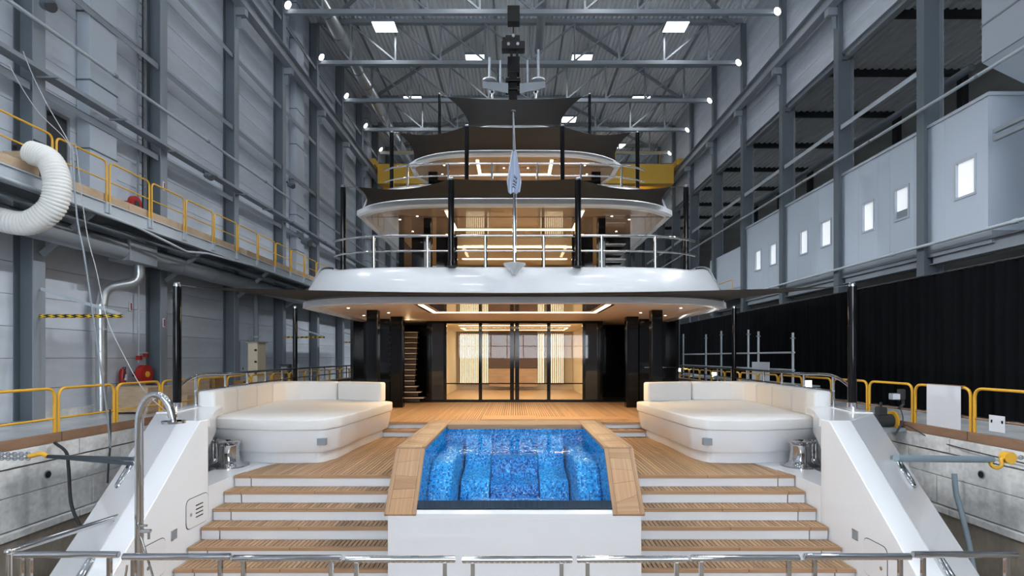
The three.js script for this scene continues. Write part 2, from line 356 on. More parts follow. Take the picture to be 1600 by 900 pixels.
// wall_left: horizontal cladding panels between columns
const wallL = struct('wall_left', 'left hall wall clad in pale grey horizontal panels', 'wall');
part('backing', box(XL - 0.4, XL - 0.03, FL, RF + 0.5, NEARZ, FARZ), M.seam, wallL);
{
  const rows = 28, rh = (RF - FL) / rows, g = box(XL - 0.03, XL + 0.03, 0.006, rh - 0.006, 0.01, HALL.bay - 0.01, 0.008), rest = [];
  for (let b = -7; b <= 11; b++) for (let r = 0; r < rows; r++) {
    const Z = HALL.z0 + HALL.bay * b, y = FL + r * rh;
    if (b >= -1 && b <= 7) { const m = part('cladding_panel', g, M.clad, wallL); m.position.set(0, y, -Z); }
    else if (Z + HALL.bay <= FARZ + 3) rest.push(g.clone().translate(0, y, -Z));
  }
  stuff('cladding', mg(rest), M.clad, wallL);
  for (const c of COLS) part('skirting', box(XL + 0.03, XL + 0.1, FL, FL + 0.22, c + 0.25, c + HALL.bay - 0.25), M.concrete, wallL);
}
// dark doorway on the gallery
const door1 = struct('door_1', 'dark doorway opening onto the left gallery', 'doorway');
part('opening', box(XL + 0.02, XL + 0.06, 4.26, 7.05, 15.85, 16.6), M.steelDark, door1);
part('frame', mg([box(XL + 0.02, XL + 0.1, 4.26, 7.15, 15.77, 15.85), box(XL + 0.02, XL + 0.1, 4.26, 7.15, 16.6, 16.68), box(XL + 0.02, XL + 0.1, 7.05, 7.15, 15.85, 16.6)]), M.steelMid, door1);

// ceiling: trapezoidal roof sheet, ribs along the hall
function corrugated(x0, x1, y, Z0, Z1, pitch, h) {
  const poly = []; for (let x = x0; x < x1 - 1e-6; x += pitch) poly.push([x, y], [x + pitch * 0.3, y], [x + pitch * 0.42, y - h], [x + pitch * 0.88, y - h]);
  poly.push([x1, y], [x1, y + 0.25], [x0, y + 0.25]); return front(poly, Z0, Z1);
}
const ceiling = struct('ceiling', 'corrugated grey metal roof deck of the hall', 'ceiling');
part('roof_sheet', corrugated(XL - 0.4, HALL.xr + 0.9, RF, NEARZ, FARZ, 0.3, 0.18), M.roofSheet, ceiling);
part('aisle_roof_sheet', corrugated(HALL.xr + 0.55, XW + 0.4, 16.2, NEARZ, FARZ, 0.4, 0.22), M.roofSheet, ceiling);
for (let i = 0; i < 11; i++) part('roof_beam', box(HALL.xr + 0.72, XW, 15.72, 16.05, COLS[i] - 0.15, COLS[i] + 0.15), M.steelDark, ceiling);

// wall_right: upper cladding above the aisle, and the aisle's far wall
const wallR = struct('wall_right', 'right hall wall: grey cladding above an open side aisle', 'wall');
{
  const rows = 9, y0 = 14.0, rh = (RF - y0) / rows, g = box(HALL.xr + 0.32, HALL.xr + 0.42, 0.006, rh - 0.006, 0.01, HALL.bay - 0.01, 0.008), rest = [];
  for (let b = -7; b <= 11; b++) for (let r = 0; r < rows; r++) {
    const Z = HALL.z0 + HALL.bay * b, y = y0 + r * rh;
    if (b >= -1 && b <= 9) { const m = part('cladding_panel', g, M.clad, wallR); m.position.set(0, y, -Z); }
    else if (Z + HALL.bay <= FARZ + 3) rest.push(g.clone().translate(0, y, -Z));
  }
  stuff('cladding', mg(rest), M.clad, wallR);
  part('upper_backing', box(HALL.xr + 0.44, HALL.xr + 0.6, 14, RF + 0.5, NEARZ, FARZ), M.seam, wallR);
  part('aisle_wall', box(XW, XW + 0.4, FL, 16.4, NEARZ, FARZ), M.beige, wallR);
  for (let i = 0; i < 9; i++) part('aisle_column', box(XW - 0.35, XW, FL, 15.72, COLS[i] - 0.2, COLS[i] + 0.2), M.steelDark, wallR);
  for (let i = 0; i < 11; i++) part('sill_beam', ibeam(V(HALL.xr + 0.3, 13.82, COLS[i] + 0.2), V(HALL.xr + 0.3, 13.82, COLS[i] + HALL.bay - 0.2), 0.3, 0.34), M.steelMid, wallR);
}
const wallF = struct('wall_back', 'far end wall of the hall behind the yacht', 'wall');
for (let k = 0; k < 12; k++) part('cladding_panel', box(XL - 0.4, XW + 0.4, DOCK + k * 2.42, DOCK + k * 2.42 + 2.4, FARZ, FARZ + 0.3), M.steelMid, wallF);
// wall behind the viewpoint: hall door with a band of windows
const wallN = struct('wall_front', 'hall end wall behind the viewpoint with a band of windows', 'wall');
{
  const Zn = NEARZ, wx0 = -6.4, wx1 = 8.4, wy0 = -0.1, wy1 = 2.5, ux0 = -10.2, ux1 = 12.2, uy0 = 3.4, uy1 = 12.2;
  part('wall_panel', front([[XL - 0.4, DOCK], [XW + 0.4, DOCK], [XW + 0.4, RF + 0.4], [XL - 0.4, RF + 0.4]], Zn - 0.4, Zn, 0, [[[wx0, wy0], [wx0, wy1], [wx1, wy1], [wx1, wy0]], [[ux0, uy0], [ux0, uy1], [ux1, uy1], [ux1, uy0]]]), M.clad, wallN);
  for (let k = 0; k <= 7; k++) { const x = ux0 + k * 3.2; part('mullion', box(x - 0.06, x + 0.06, uy0, uy1, Zn - 0.3, Zn - 0.15), M.steelMid, wallN); if (k < 7) for (let j = 0; j < 3; j++) part('pane', box(x + 0.06, x + 3.14, uy0 + j * 2.95, uy0 + j * 2.95 + 2.85, Zn - 0.23, Zn - 0.22), M.glass, wallN); }
  for (let j = 1; j < 3; j++) part('transom', box(ux0, ux1, uy0 + j * 2.95 - 0.08, uy0 + j * 2.95, Zn - 0.3, Zn - 0.15), M.steelMid, wallN);
  for (let k = 0; k < 9; k++) {
    const x = wx0 + k * 1.85; part('mullion', box(x - 0.05, x + 0.05, wy0, wy1, Zn - 0.3, Zn - 0.15), M.steelMid, wallN);
    if (k < 8) part('pane', box(x + 0.05, x + 1.8, wy0, wy1, Zn - 0.23, Zn - 0.22), M.glass, wallN);
  }
  part('transom', box(wx0, wx1, 1.2, 1.28, Zn - 0.3, Zn - 0.15), M.steelMid, wallN);
}

// ---------------------------------------------------------------- steel frame
{
  const colGeo = (s) => { const a = s < 0 ? XL + 0.03 : HALL.xr, b = s < 0 ? HALL.xl : HALL.xr + 0.72, t = 0.035; return [box(a, a + t, FL, RF - 0.4, -0.19, 0.19), box(b - t, b, FL, RF - 0.4, -0.19, 0.19), box(a + t, b - t, FL, RF - 0.4, -0.012, 0.012)]; };
  for (const [s, side] of [[-1, 'left'], [1, 'right']]) {
    const gs = colGeo(s), gap = mg([box(s < 0 ? HALL.xl - 0.04 : HALL.xr - 0.45, s < 0 ? HALL.xl + 0.45 : HALL.xr + 0.04, 15.75, 16.1, -0.15, 0.15), sideX([[-0.012, 15.75], [0.012, 15.75], [0.012, 15.2], [-0.012, 15.2]], s < 0 ? HALL.xl : HALL.xr - 0.2, s < 0 ? HALL.xl + 0.2 : HALL.xr)]);
    for (let i = -6; i <= 11; i++) {
      const Z = COLS[i], out = i < (s > 0 ? 1 : 0), t = thing('steel_column', out ? `grey steel column along the ${side} side of the hall, out of the picture` : `${ORD[s > 0 ? i - 1 : i]} grey steel column along the ${side} side of the hall`, 'column', out ? side + ' hall columns out of view' : side + ' hall columns');
      t.position.z = -Z;
      part('flange', gs[0], M.steel, t); part('flange', gs[1], M.steelMid, t); part('web', gs[2], M.steel, t); part('bracket', gap, M.steelMid, t);
      part('base_plate', box(s < 0 ? XL + 0.03 : HALL.xr - 0.04, s < 0 ? HALL.xl + 0.05 : HALL.xr + 0.76, FL, FL + 0.03, -0.26, 0.26), M.steelMid, t);
    }
    // crane runway girder
    const x = s < 0 ? HALL.xl + 0.28 : HALL.xr - 0.28, g = thing('crane_runway_girder', `long grey crane girder carried on brackets high along the ${side} columns`, 'girder');
    part('girder', ibeam(V(x, 16.46, 10), V(x, 16.46, 74), 0.4, 0.72, 0.03), M.steelMid, g);
    part('crane_rail', box(x - 0.04, x + 0.04, 16.82, 16.92, 10, 74), M.steelPale, g);
    // long conduit tube
    const cx = s < 0 ? HALL.xl + 0.14 : HALL.xr - 0.14;
    const p = thing('conduit_pipe', `long straight grey pipe running past the ${side} columns at mid height`, 'pipe');
    part('pipe', cyl(V(cx, 8.95, 10), V(cx, 8.95, 70), 0.055, 10), M.steelPale, p);
    for (let i = 0; i < 11; i++) part('coupling', cyl(V(cx, 8.95, COLS[i] + 2.6), V(cx, 8.95, COLS[i] + 2.72), 0.068, 10), M.steelMid, p);
    // wall girts between columns
    for (const [k, y] of [[0, 7.35], [1, 10.65], [2, 13.95], [3, 18.9]]) {
      if (s > 0 && (k === 0 || k > 1)) continue;
      for (let i = -1; i < 9; i++) {
        const z0 = HALL.z0 + HALL.bay * i + 0.2; if (s > 0 && i < 1) continue;
        const gx = s < 0 ? HALL.xl - 0.18 : HALL.xr + 0.2;
        one('wall_girt', `grey horizontal girt on the ${side} side, ${['lowest', 'second', 'third', 'topmost'][k]} level, bay ${['before the nearest column', 'one', 'two', 'three', 'four', 'five', 'six', 'seven', 'eight', 'nine'][i + 1]}`, 'girt', mg([box(gx - 0.1, gx + 0.1, y - 0.02, y, z0, z0 + HALL.bay - 0.4), box(gx + (s < 0 ? 0.08 : -0.1), gx + (s < 0 ? 0.1 : -0.08), y - 0.22, y, z0, z0 + HALL.bay - 0.4)]), s < 0 ? M.steelMid : M.steelPale, side + ' wall girts');
      }
    }
  }
  // trusses
  const xl = HALL.xl, xr = HALL.xr, yb = 19.25, yt = 21.95, st = 2.93;
  for (let i = 3; i < 12; i++) {
    const Z = COLS[i], t = thing('roof_truss', `${ORD[i - 3]} grey steel roof truss spanning the hall`, 'truss', 'roof trusses');
    part('bottom_chord', box(xl, xr, yb - 0.13, yb + 0.13, Z - 0.13, Z + 0.13, 0.02), M.steelMid, t);
    part('top_chord', box(xl, xr, yt - 0.15, yt + 0.15, Z - 0.15, Z + 0.15), M.steelMid, t);
    for (let k = -4; k <= 4; k++) {
      const x = HALL.xc + st * k; part('vertical', box(x - 0.055, x + 0.055, yb + 0.13, yt - 0.15, Z - 0.055, Z + 0.055), M.steelMid, t);
      if (k) part('diagonal', beam(V(x, yt - 0.15, Z), V(x - Math.sign(k) * st, yb + 0.13, Z), 0.1, 0.1), M.steelMid, t);
    }
    for (const s of [-1, 1]) part('diagonal', beam(V(s < 0 ? xl + 0.1 : xr - 0.1, yt - 0.15, Z), V(HALL.xc + s * 4 * st, yb + 0.13, Z), 0.1, 0.1), M.steelMid, t);
  }
  for (let i = 2; i < 9; i += 2) for (const s of [-1, 1]) one('wind_brace', `diagonal wind brace under the roof on the ${s < 0 ? 'left' : 'right'} half, ${ORD[(i - 2) / 2]} from the viewpoint`, 'brace', beam(V(HALL.xc + s * 2.9, yt - 0.28, COLS[i + (i > 3 ? 0 : 0)]), V(HALL.xc + s * 13.4, yt - 0.28, COLS[i + 2]), 0.2, 0.16), M.steelMid, 'roof wind braces');
  // purlins under the roof sheet
  for (let k = 0; k < 6; k++) { const x = HALL.xc + (k - 2.5) * 4.6; one('roof_purlin', `slim purlin running along under the roof sheet, ${['leftmost', 'second from the left', 'third from the left', 'third from the right', 'second from the right', 'rightmost'][k]}`, 'purlin', box(x - 0.06, x + 0.06, 22.0, 22.14, 20, 75), M.steelMid, 'roof purlins'); }
}
// ---------------------------------------------------------------- roof light fixtures
for (const [x, Z, k, s, ring] of roofLightSpots) {
  const seen = Z > 34, nth = ring === 'outer' ? k : k;
  const t = thing('roof_light', seen ? `${ORD[nth]} square white light panel of the ${s < 0 ? 'left' : 'right'} ${ring} row under the roof` : 'square white light panel under the roof above and behind the viewpoint', 'light', seen ? 'visible roof lights' : 'roof lights out of view');
  t.position.set(x, 0, -Z);
  part('housing', box(-0.74, 0.74, 20.99, 21.16, -0.58, 0.58, 0.02), M.steelMid, t);
  part('diffuser', box(-0.7, 0.7, 20.97, 20.995, -0.55, 0.55), M.cool, t);
  for (const x of [-0.5, 0.47]) part('hanger', box(x, x + 0.03, 21.16, 22.2, -0.015, 0.015), M.steelMid, t);
}
// flood lights at the truss ends
for (let i = -6; i <= 9; i++) {
  const Z = COLS[i];
  for (const s of [-1, 1]) {
    const x = s < 0 ? HALL.xl + 0.32 : HALL.xr - 0.34, y = s < 0 ? 19.45 : 19.1, z = Z - 0.35;
    const t = i < 3 ? thing('flood_light', 'round flood light high on a column, out of the picture', 'light', 'flood lights out of view') : thing('flood_light', `${ORD[i - 3]} round flood light high on the ${s < 0 ? 'left' : 'right'} columns`, 'light', 'column flood lights');
    const p = V(x, y, z), d = new THREE.Vector3(-s * 0.75, -0.66, 0.1).normalize();
    part('housing', cyl(p.clone().addScaledVector(d, -0.22), p, 0.1, 18, 0.24), M.steelMid, t);
    part('lamp_face', cyl(p.clone().addScaledVector(d, 0.002), p.clone().addScaledVector(d, 0.02), 0.22, 20), M.cool, t);
    part('bracket', beam(p.clone().addScaledVector(d, -0.18), V(s < 0 ? HALL.xl + 0.04 : HALL.xr - 0.04, y + 0.2, Z - 0.1), 0.05, 0.05), M.steelDark, t);
    const l = new THREE.SpotLight(lin(...COOL), 520, 0, 0.46, 0.8, 2); l.position.copy(p.clone().addScaledVector(d, 0.04)); l.target.position.copy(p.clone().addScaledVector(d, 5)); l.castShadow = true; l.shadow.radius = 8; scene.add(l, l.target);
  }
}
// ---------------------------------------------------------------- overhead crane
{
  const t = thing('overhead_crane', 'yellow overhead travelling crane far behind the yacht', 'crane');
  part('bridge_girder', box(-12.3, 14.3, 15.6, 17.35, 50, 50.9), M.craneYellow, t); part('bridge_girder', box(-12.3, 14.3, 15.6, 17.35, 52.2, 53.1), M.craneYellow, t);
  for (const s of [-1, 1]) { const x = s < 0 ? HALL.xl + 0.28 : HALL.xr - 0.28; part('end_carriage', box(x - 0.3, x + 0.3, 16.93, 17.5, 49, 54, 0.04), M.craneYellow, t); }
  for (const z of [50, 52.2]) part('walkway_plate', box(-12.2, 14.2, 17.355, 17.4, z - 0.05, z + 0.95), M.steel, t);
  part('trolley', box(5.5, 8.5, 17.42, 18.3, 49.9, 53.2, 0.05), M.steelMid, t);
  part('walkway_rail', mg([sweep([V(-12, 18.3, 49.7), V(14, 18.3, 49.7)], 0.03, 6), ...[-11, -7, -3, 1, 5, 9, 13].map((x) => cyl(V(x, 17.35, 49.9), V(x, 18.3, 49.7), 0.03, 6))]), M.craneYellow, t);
}
// ---------------------------------------------------------------- ducts under the roof
function ringDuct(name, label, x, y, r, Z0, Z1, step, mat) {
  const t = thing(name, label, 'duct');
  for (let z = Z0; z < Z1; z += step) { part('duct_section', cyl(V(x, y, z), V(x, y, Math.min(z + step - 0.02, Z1)), r, 22), mat, t); part('joint_ring', cyl(V(x, y, Math.min(z + step, Z1) - 0.08), V(x, y, Math.min(z + step, Z1) + 0.02), r * 1.045, 22), M.steelMid, t); }
  return t;
}
const duct1 = ringDuct('ventilation_duct', 'large round galvanised duct along the upper left of the roof', -11.15, 20.45, 0.44, 22, 74, 2.2, M.zinc);
for (let i = 2; i < 11; i++) part('strap', mg([beam(V(-11.6, 20.4, COLS[i] + 0.3), V(-11.6, 22.2, COLS[i] + 0.3), 0.03, 0.03), beam(V(-10.7, 20.4, COLS[i] + 0.3), V(-10.7, 22.2, COLS[i] + 0.3), 0.03, 0.03)]), M.steelMid, duct1);
ringDuct('ventilation_duct', 'slim round grey duct hanging under the roof above the mast', 1.62, 20.6, 0.26, 18, 37.4, 2.4, M.steelMid);

// ---------------------------------------------------------------- left gallery
const XG = -11.3, YG = 4.25;
{
  const g = thing('gallery', 'steel gallery walkway along the left wall with timber toe boards', 'walkway');
  part('walkway_deck', box(HALL.xl + 0.02, XG - 0.035, YG - 0.1, YG, 7, 62), M.steelMid, g);
  part('edge_beam', mg([box(XG - 0.03, XG, 3.9, YG, 7, 62), box(XG - 0.12, XG + 0.05, 3.9, 3.93, 7, 62), box(XG - 0.12, XG + 0.05, YG, YG + 0.03, 7, 62)]), M.steelPale, g);
  for (let i = -1; i < 9; i++) part('infill_plate', box(XL + 0.08, HALL.xl + 0.02, YG - 0.06, YG - 0.02, COLS[i] + 0.22, COLS[i + 1] - 0.22), M.steel, g);
  for (let k = 0; k < 15; k++) part('toe_board', box(XG - 0.06, XG - 0.02, YG + 0.03, YG + 0.28, 11.55 + k * 2.4, 11.55 + k * 2.4 + 2.385, 0.005), M.ply, g);
  for (let i = -1; i < 9; i++) { const z = HALL.z0 + HALL.bay * i; part('diagonal_brace', beam(V(HALL.xl + 0.07, 2.78, z), V(XG - 0.1, 3.92, z), 0.1, 0.14), M.steelMid, g); part('cross_beam', box(HALL.xl + 0.01, XG - 0.035, 3.935, 4.12, z - 0.06, z + 0.06), M.steelMid, g); }
  const hang = thing('cable_conduit', 'pale cable conduit clipped under the gallery edge beam', 'conduit');
  part('conduit', sweep([V(XG + 0.09, 3.96, 9), V(XG + 0.09, 3.92, 14), V(XG + 0.1, 3.86, 16.5), V(XG + 0.11, 3.6, 19), V(XG + 0.1, 3.78, 20.3), V(XG + 0.09, 3.92, 24), V(XG + 0.09, 3.92, 50)], 0.04, 8), M.steelPale, hang);
  const rail = rounded([V(0, YG + 0.03, 0.06), V(0, YG + 1.16, 0.06), V(0, YG + 1.16, 1.74), V(0, YG + 0.03, 1.74)], 0.16, 5);
  const fr = sweep(rail, 0.026, 8), mid = sweep([V(0, YG + 0.62, 0.06), V(0, YG + 0.62, 1.74)], 0.02, 8), foot = [box(-0.03, 0.03, YG - 0.26, YG + 0.04, 0.02, 0.1), box(-0.03, 0.03, YG - 0.26, YG + 0.04, 1.7, 1.78)];
  for (let k = -2; k < 19; k++) {
    const t = thing('gallery_railing', `yellow tube railing panel on the left gallery, ${ORD[k + 2]} from the viewpoint`, 'railing', 'gallery railing panels');
    t.position.set(XG + 0.035, 0, -(15.43 + 1.8 * k)); part('frame', fr, M.yellow, t); part('mid_rail', mid, M.yellow, t); for (const f of foot) part('foot', f, M.steelPale, t);
  }
  // duct below the gallery
  const d = ringDuct('ventilation_duct', 'round grey duct slung below the left gallery', -12.2, 3.32, 0.3, 11, 52, 2.3, M.steelMid);
  part('branch_box', box(-12.55, -11.86, 2.98, 3.66, 17.2, 18.5, 0.03), M.steelMid, d);
  const drop = thing('drop_pipe', 'galvanised spiral pipe with elbows dropping to the floor by the left wall', 'pipe');
  part('elbow', sweep(rounded([V(-12.2, 3.0, 18.1), V(-12.2, 2.45, 18.1), V(-12.95, 2.2, 17.6), V(-12.95, 1.6, 17.45)], 0.3, 6), 0.15, 16), M.zinc, drop);
  part('pipe', cyl(V(-12.95, FL, 17.45), V(-12.95, 1.65, 17.45), 0.15, 18), M.zinc, drop);
  for (let k = 0; k < 5; k++) part('collar', cyl(V(-12.95, FL + 0.5 + k * 0.7, 17.45), V(-12.95, FL + 0.54 + k * 0.7, 17.45), 0.158, 18), M.steelPale, drop);
  // pipe bundle under the walkway
  for (const [k, x, y, r] of [[0, -12.75, 3.78, 0.05], [1, -12.62, 3.7, 0.04], [2, -11.7, 3.72, 0.07], [3, -11.5, 3.62, 0.035]]) one('service_pipe', `${['innermost thin', 'second thin', 'thick', 'outermost slim'][k]} dark pipe hanging under the left gallery deck`, 'pipe', cyl(V(x, y, 8), V(x, y, 58), r, 8), M.steel, 'pipes under the gallery');
  // flexible white duct
  const fp = smooth([V(-12.3, 3.3, 12.8), V(-11.9, 3.18, 12.85), V(-11.3, 3.12, 12.95), V(-10.8, 3.5, 13), V(-10.68, 4.1, 13), V(-10.88, 4.6, 13), V(-11.3, 4.78, 13)], 150);
  one('flexible_duct', 'white ribbed flexible duct bending over the edge of the left gallery', 'duct', sweep(fp, 0.27, 20, true, (t, i) => i % 3 === 0 ? 0.255 : 0.278), M.hose);
  one('plywood_box', 'plywood box on the gallery behind the white flexible duct', 'box', mg([box(-12.2, -11.32, YG + 0.04, YG + 0.66, 13.25, 13.65, 0.01), box(-12.22, -11.3, YG + 0.5, YG + 0.54, 13.23, 13.67)]), M.ply);
  const gm = thing('crate', 'small dark open crate with tools on the gallery plywood box', 'crate');
  part('frame', mg([box(-12.0, -11.45, YG + 0.67, YG + 0.7, 13.28, 13.6), box(-12.0, -11.97, YG + 0.7, YG + 0.95, 13.28, 13.6), box(-11.48, -11.45, YG + 0.7, YG + 0.95, 13.28, 13.6)]), M.steelDark, gm);
  part('content', box(-11.93, -11.52, YG + 0.7, YG + 0.86, 13.32, 13.56, 0.03), M.rubber, gm);
}
// upright rectangular ducts on the left wall
for (const [k, Z] of [[0, 17.0], [1, 33.1], [2, 49.1]]) {
  const t = thing('rectangular_duct', `flat upright rectangular duct on the left wall, ${ORD[k]} from the viewpoint`, 'duct', 'upright wall ducts');
  for (let y = YG + 0.05, j = 0; y < 21.5; y += 2.1, j++) { part('duct_section', box(XL + 0.05, -12.96, y, y + 2.06, Z, Z + 1.15, 0.01), M.officeTrim, t); part('joint', box(XL + 0.04, -12.94, y + 2.06, y + 2.1, Z - 0.02, Z + 1.17), M.steel, t); }
}
{ const t = thing('cable_ladder', 'upright cable ladder with rungs on the left wall beside the second column', 'cable ladder');
  part('stile', box(-13.2, -13.15, YG, 22, 19.45, 19.5), M.steelMid, t); part('stile', box(-13.2, -13.15, YG, 22, 19.85, 19.9), M.steelMid, t);
  for (let y = YG + 0.2; y < 22; y += 0.4) part('rung', box(-13.19, -13.16, y, y + 0.03, 19.5, 19.85), M.steelMid, t);
  part('cable', cyl(V(-13.12, YG, 19.65), V(-13.12, 22, 19.65), 0.03, 8), M.rubber, t); }
{ const t = thing('cable_tray', 'long flat cable tray on brackets along the left columns', 'cable tray');
  part('tray', mg([box(-12.79, -12.45, 7.54, 7.56, 8, 62), box(-12.79, -12.77, 7.56, 7.66, 8, 62), box(-12.47, -12.45, 7.56, 7.66, 8, 62)]), M.steelMid, t);
  for (let z = 9.6; z < 60; z += 2.675) part('tray_bracket', mg([box(-12.82, -12.25, 7.49, 7.54, z - 0.03, z + 0.03)]), M.steelMid, t); }
for (const [k, px, py, Z, r] of [[0, 78, 10, 14.9, 0.22], [1, 328, 276, 21.6, 0.2], [2, 480, 378, 30, 0.32], [3, 456, 290, 30.6, 0.22]]) {
  const p = at(px, py, Z), t = thing('wall_projector', `dark projector lamp on the left wall, ${['at the very top left', 'on the cable tray', 'large round one above the gallery', 'on the pipe'][k]}`, 'projector', 'left wall projectors');
  part('body', cyl(p.clone().add(new THREE.Vector3(-r * 0.8, 0.05, 0)), p.clone().add(new THREE.Vector3(r * 0.5, -0.05, 0.1)), r * 0.5, 14, r * 0.75), M.steel, t);
  part('lens', cyl(p.clone().add(new THREE.Vector3(r * 0.5, -0.05, 0.1)), p.clone().add(new THREE.Vector3(r * 0.55, -0.052, 0.105)), r * 0.7, 14), M.steelDark, t);
  part('yoke', beam(p.clone().add(new THREE.Vector3(-r * 0.4, 0, 0)), p.clone().add(new THREE.Vector3(-r * 1.5, 0.25, -0.1)), 0.06, 0.06), M.steelDark, t);
}
// hanging ropes on the left
for (const [k, pts] of [[0, [[112, 225, 12.2], [121, 345, 12.2], [131, 395, 12.2], [142, 470, 12.2], [152, 540, 12.2], [164, 620, 12.2], [173, 700, 12.2]]], [1, [[118, 225, 12.4], [137, 370, 12.4], [150, 420, 12.4], [168, 500, 12.4], [196, 560, 12.0], [225, 610, 11.2], [262, 645, 10.4]]], [2, [[14, 100, 13.2], [30, 130, 13], [60, 175, 12.8], [100, 215, 12.6], [116, 240, 12.4]]], [3, [[36, 80, 13.2], [50, 115, 13], [72, 160, 12.8], [98, 205, 12.6], [112, 230, 12.2]]]])
  one('rope', ['dark knotted rope hanging from the gallery to the quay rail', 'thin pale rope slanting from the gallery to the yacht rail', 'pale slack line above the gallery rail', 'second slack line beside the gallery column'][k], 'rope', sweep(smooth(pts.map((p) => at(...p)), 50), k ? 0.009 : 0.018, 6), k ? M.rope : M.steelMid);
// jib barriers with striped ends
for (const [k, i] of [[0, 0], [1, 3], [2, 5]]) {
  const Z = COLS[i], t = thing('striped_barrier', `black and yellow striped barrier arm on the ${['nearest', 'fourth', 'sixth'][k]} left column`, 'barrier', 'striped barrier arms');
  part('arm', box(HALL.xl + 0.02, -10.6, 1.06, 1.16, Z - 0.03, Z + 0.03, 0.01), M.stripe, t); part('stay', beam(V(HALL.xl + 0.03, 1.85, Z), V(-10.65, 1.16, Z), 0.04, 0.08), M.steelPale, t);
}
// fire equipment
{ const t = thing('hose_reel', 'round red fire hose reel on the left wall', 'hose reel');
  const c = V(-13.12, -0.6, 19.55); part('drum', cyl(c, c.clone().add(new THREE.Vector3(0.22, 0, 0)), 0.33, 28), M.red, t); part('hub', cyl(c.clone().add(new THREE.Vector3(0.22, 0, 0)), c.clone().add(new THREE.Vector3(0.26, 0, 0)), 0.1, 16), M.yellow, t);
  part('bracket', box(-13.38, -13.12, -0.68, -0.52, 19.5, 19.6), M.steelDark, t); part('supply_pipe', mg([cyl(V(-13.2, -0.2, 19.55), V(-13.2, 5, 19.55), 0.03, 8), cyl(V(-13.2, 0.15, 19.55), V(-13.2, 0.15, 20), 0.03, 8)]), M.steelPale, t); part('valve', mg([box(-13.25, -13.1, 0.0, 0.12, 19.85, 19.95), box(-13.25, -13.1, -0.1, 0.05, 19.48, 19.6)]), M.red, t);
  const e = thing('fire_extinguisher', 'red fire extinguisher hanging beside the hose reel', 'extinguisher');
  part('cylinder', lathe([[0, 0], [0.1, 0.01], [0.105, 0.05], [0.105, 0.42], [0.07, 0.52], [0.03, 0.55], [0, 0.55]], 18).translate(-13.2, -0.92, -18.75), M.red, e); part('label', box(-13.11, -13.09, -0.78, -0.58, 18.7, 18.82), M.paper, e); part('nozzle', sweep([V(-13.2, -0.36, 18.75), V(-13.1, -0.34, 18.75), V(-13.08, -0.7, 18.65)], 0.02, 8), M.rubber, e);
  const h = thing('hose_reel', 'red fire hose reel on the left gallery behind the railing', 'hose reel'); const q = V(-13.1, 5.25, 19.1);
  part('drum', cyl(q, q.clone().add(new THREE.Vector3(0.14, 0, 0)), 0.27, 24), M.red, h); part('hub', cyl(q.clone().add(new THREE.Vector3(0.14, 0, 0)), q.clone().add(new THREE.Vector3(0.17, 0, 0)), 0.12, 16), M.steelDark, h); part('bracket', box(-13.37, -13.1, 5.15, 5.35, 19.05, 19.15), M.steelDark, h);
  for (const [k, x, y, Z] of [[0, HALL.xl + 0.005, 1.1, 20.3], [1, HALL.xl + 0.005, 6.1, 20.3], [2, -13.36, 1.6, 19.3], [3, HALL.xl + 0.005, 0.9, 21.0]]) { if (k === 3) continue; const s = thing('fire_sign', `small red and white fire sign ${['on the second left column at quay level', 'on the second left column above the gallery', 'on the left wall above the hose reel'][k]}`, 'sign'); part('plate', box(x, x + 0.01, y, y + 0.32, Z, Z + 0.13), M.paper, s); part('symbol', box(x + 0.01, x + 0.014, y + 0.03, y + 0.28, Z + 0.06, Z + 0.12), M.red, s); } }
// crates and cabinets on the left quay
for (const [x0, x1, h, Z0, Z1, m, lab] of [[-12.25, -11.2, 0.82, 17.0, 18.2, M.ply, 'plywood crate below the hose reel'], [-11.15, -10.7, 0.5, 18.2, 19, M.ply, 'low plywood crate beside the larger crate'], [-12.1, -11.5, 0.92, 20.2, 21, M.ply, 'pale plywood crate behind the black awning pole'], [-12.0, -11.45, 0.96, 21.3, 22, M.osb, 'chipboard crate behind the yellow rail'], [-11.3, -10.9, 0.8, 22.4, 23, M.osb, 'small chipboard crate beside the larger one'], [-10.9, -10.3, 0.95, 25.2, 26, M.osb, 'chipboard box beside the tall beige cabinet']]) {
  const t = thing('wooden_crate', lab, 'crate'); part('body', box(x0, x1, FL + 0.06, FL + h, Z0, Z1, 0.008), m, t); part('batten', mg([box(x0 + 0.02, x0 + 0.12, FL, FL + 0.06, Z0, Z1), box(x1 - 0.12, x1 - 0.02, FL, FL + 0.06, Z0, Z1)]), m, t);
  part('lid_edge', box(x0 - 0.015, x1 + 0.015, FL + h - 0.05, FL + h - 0.03, Z0 - 0.015, Z1 + 0.015), m, t);
}
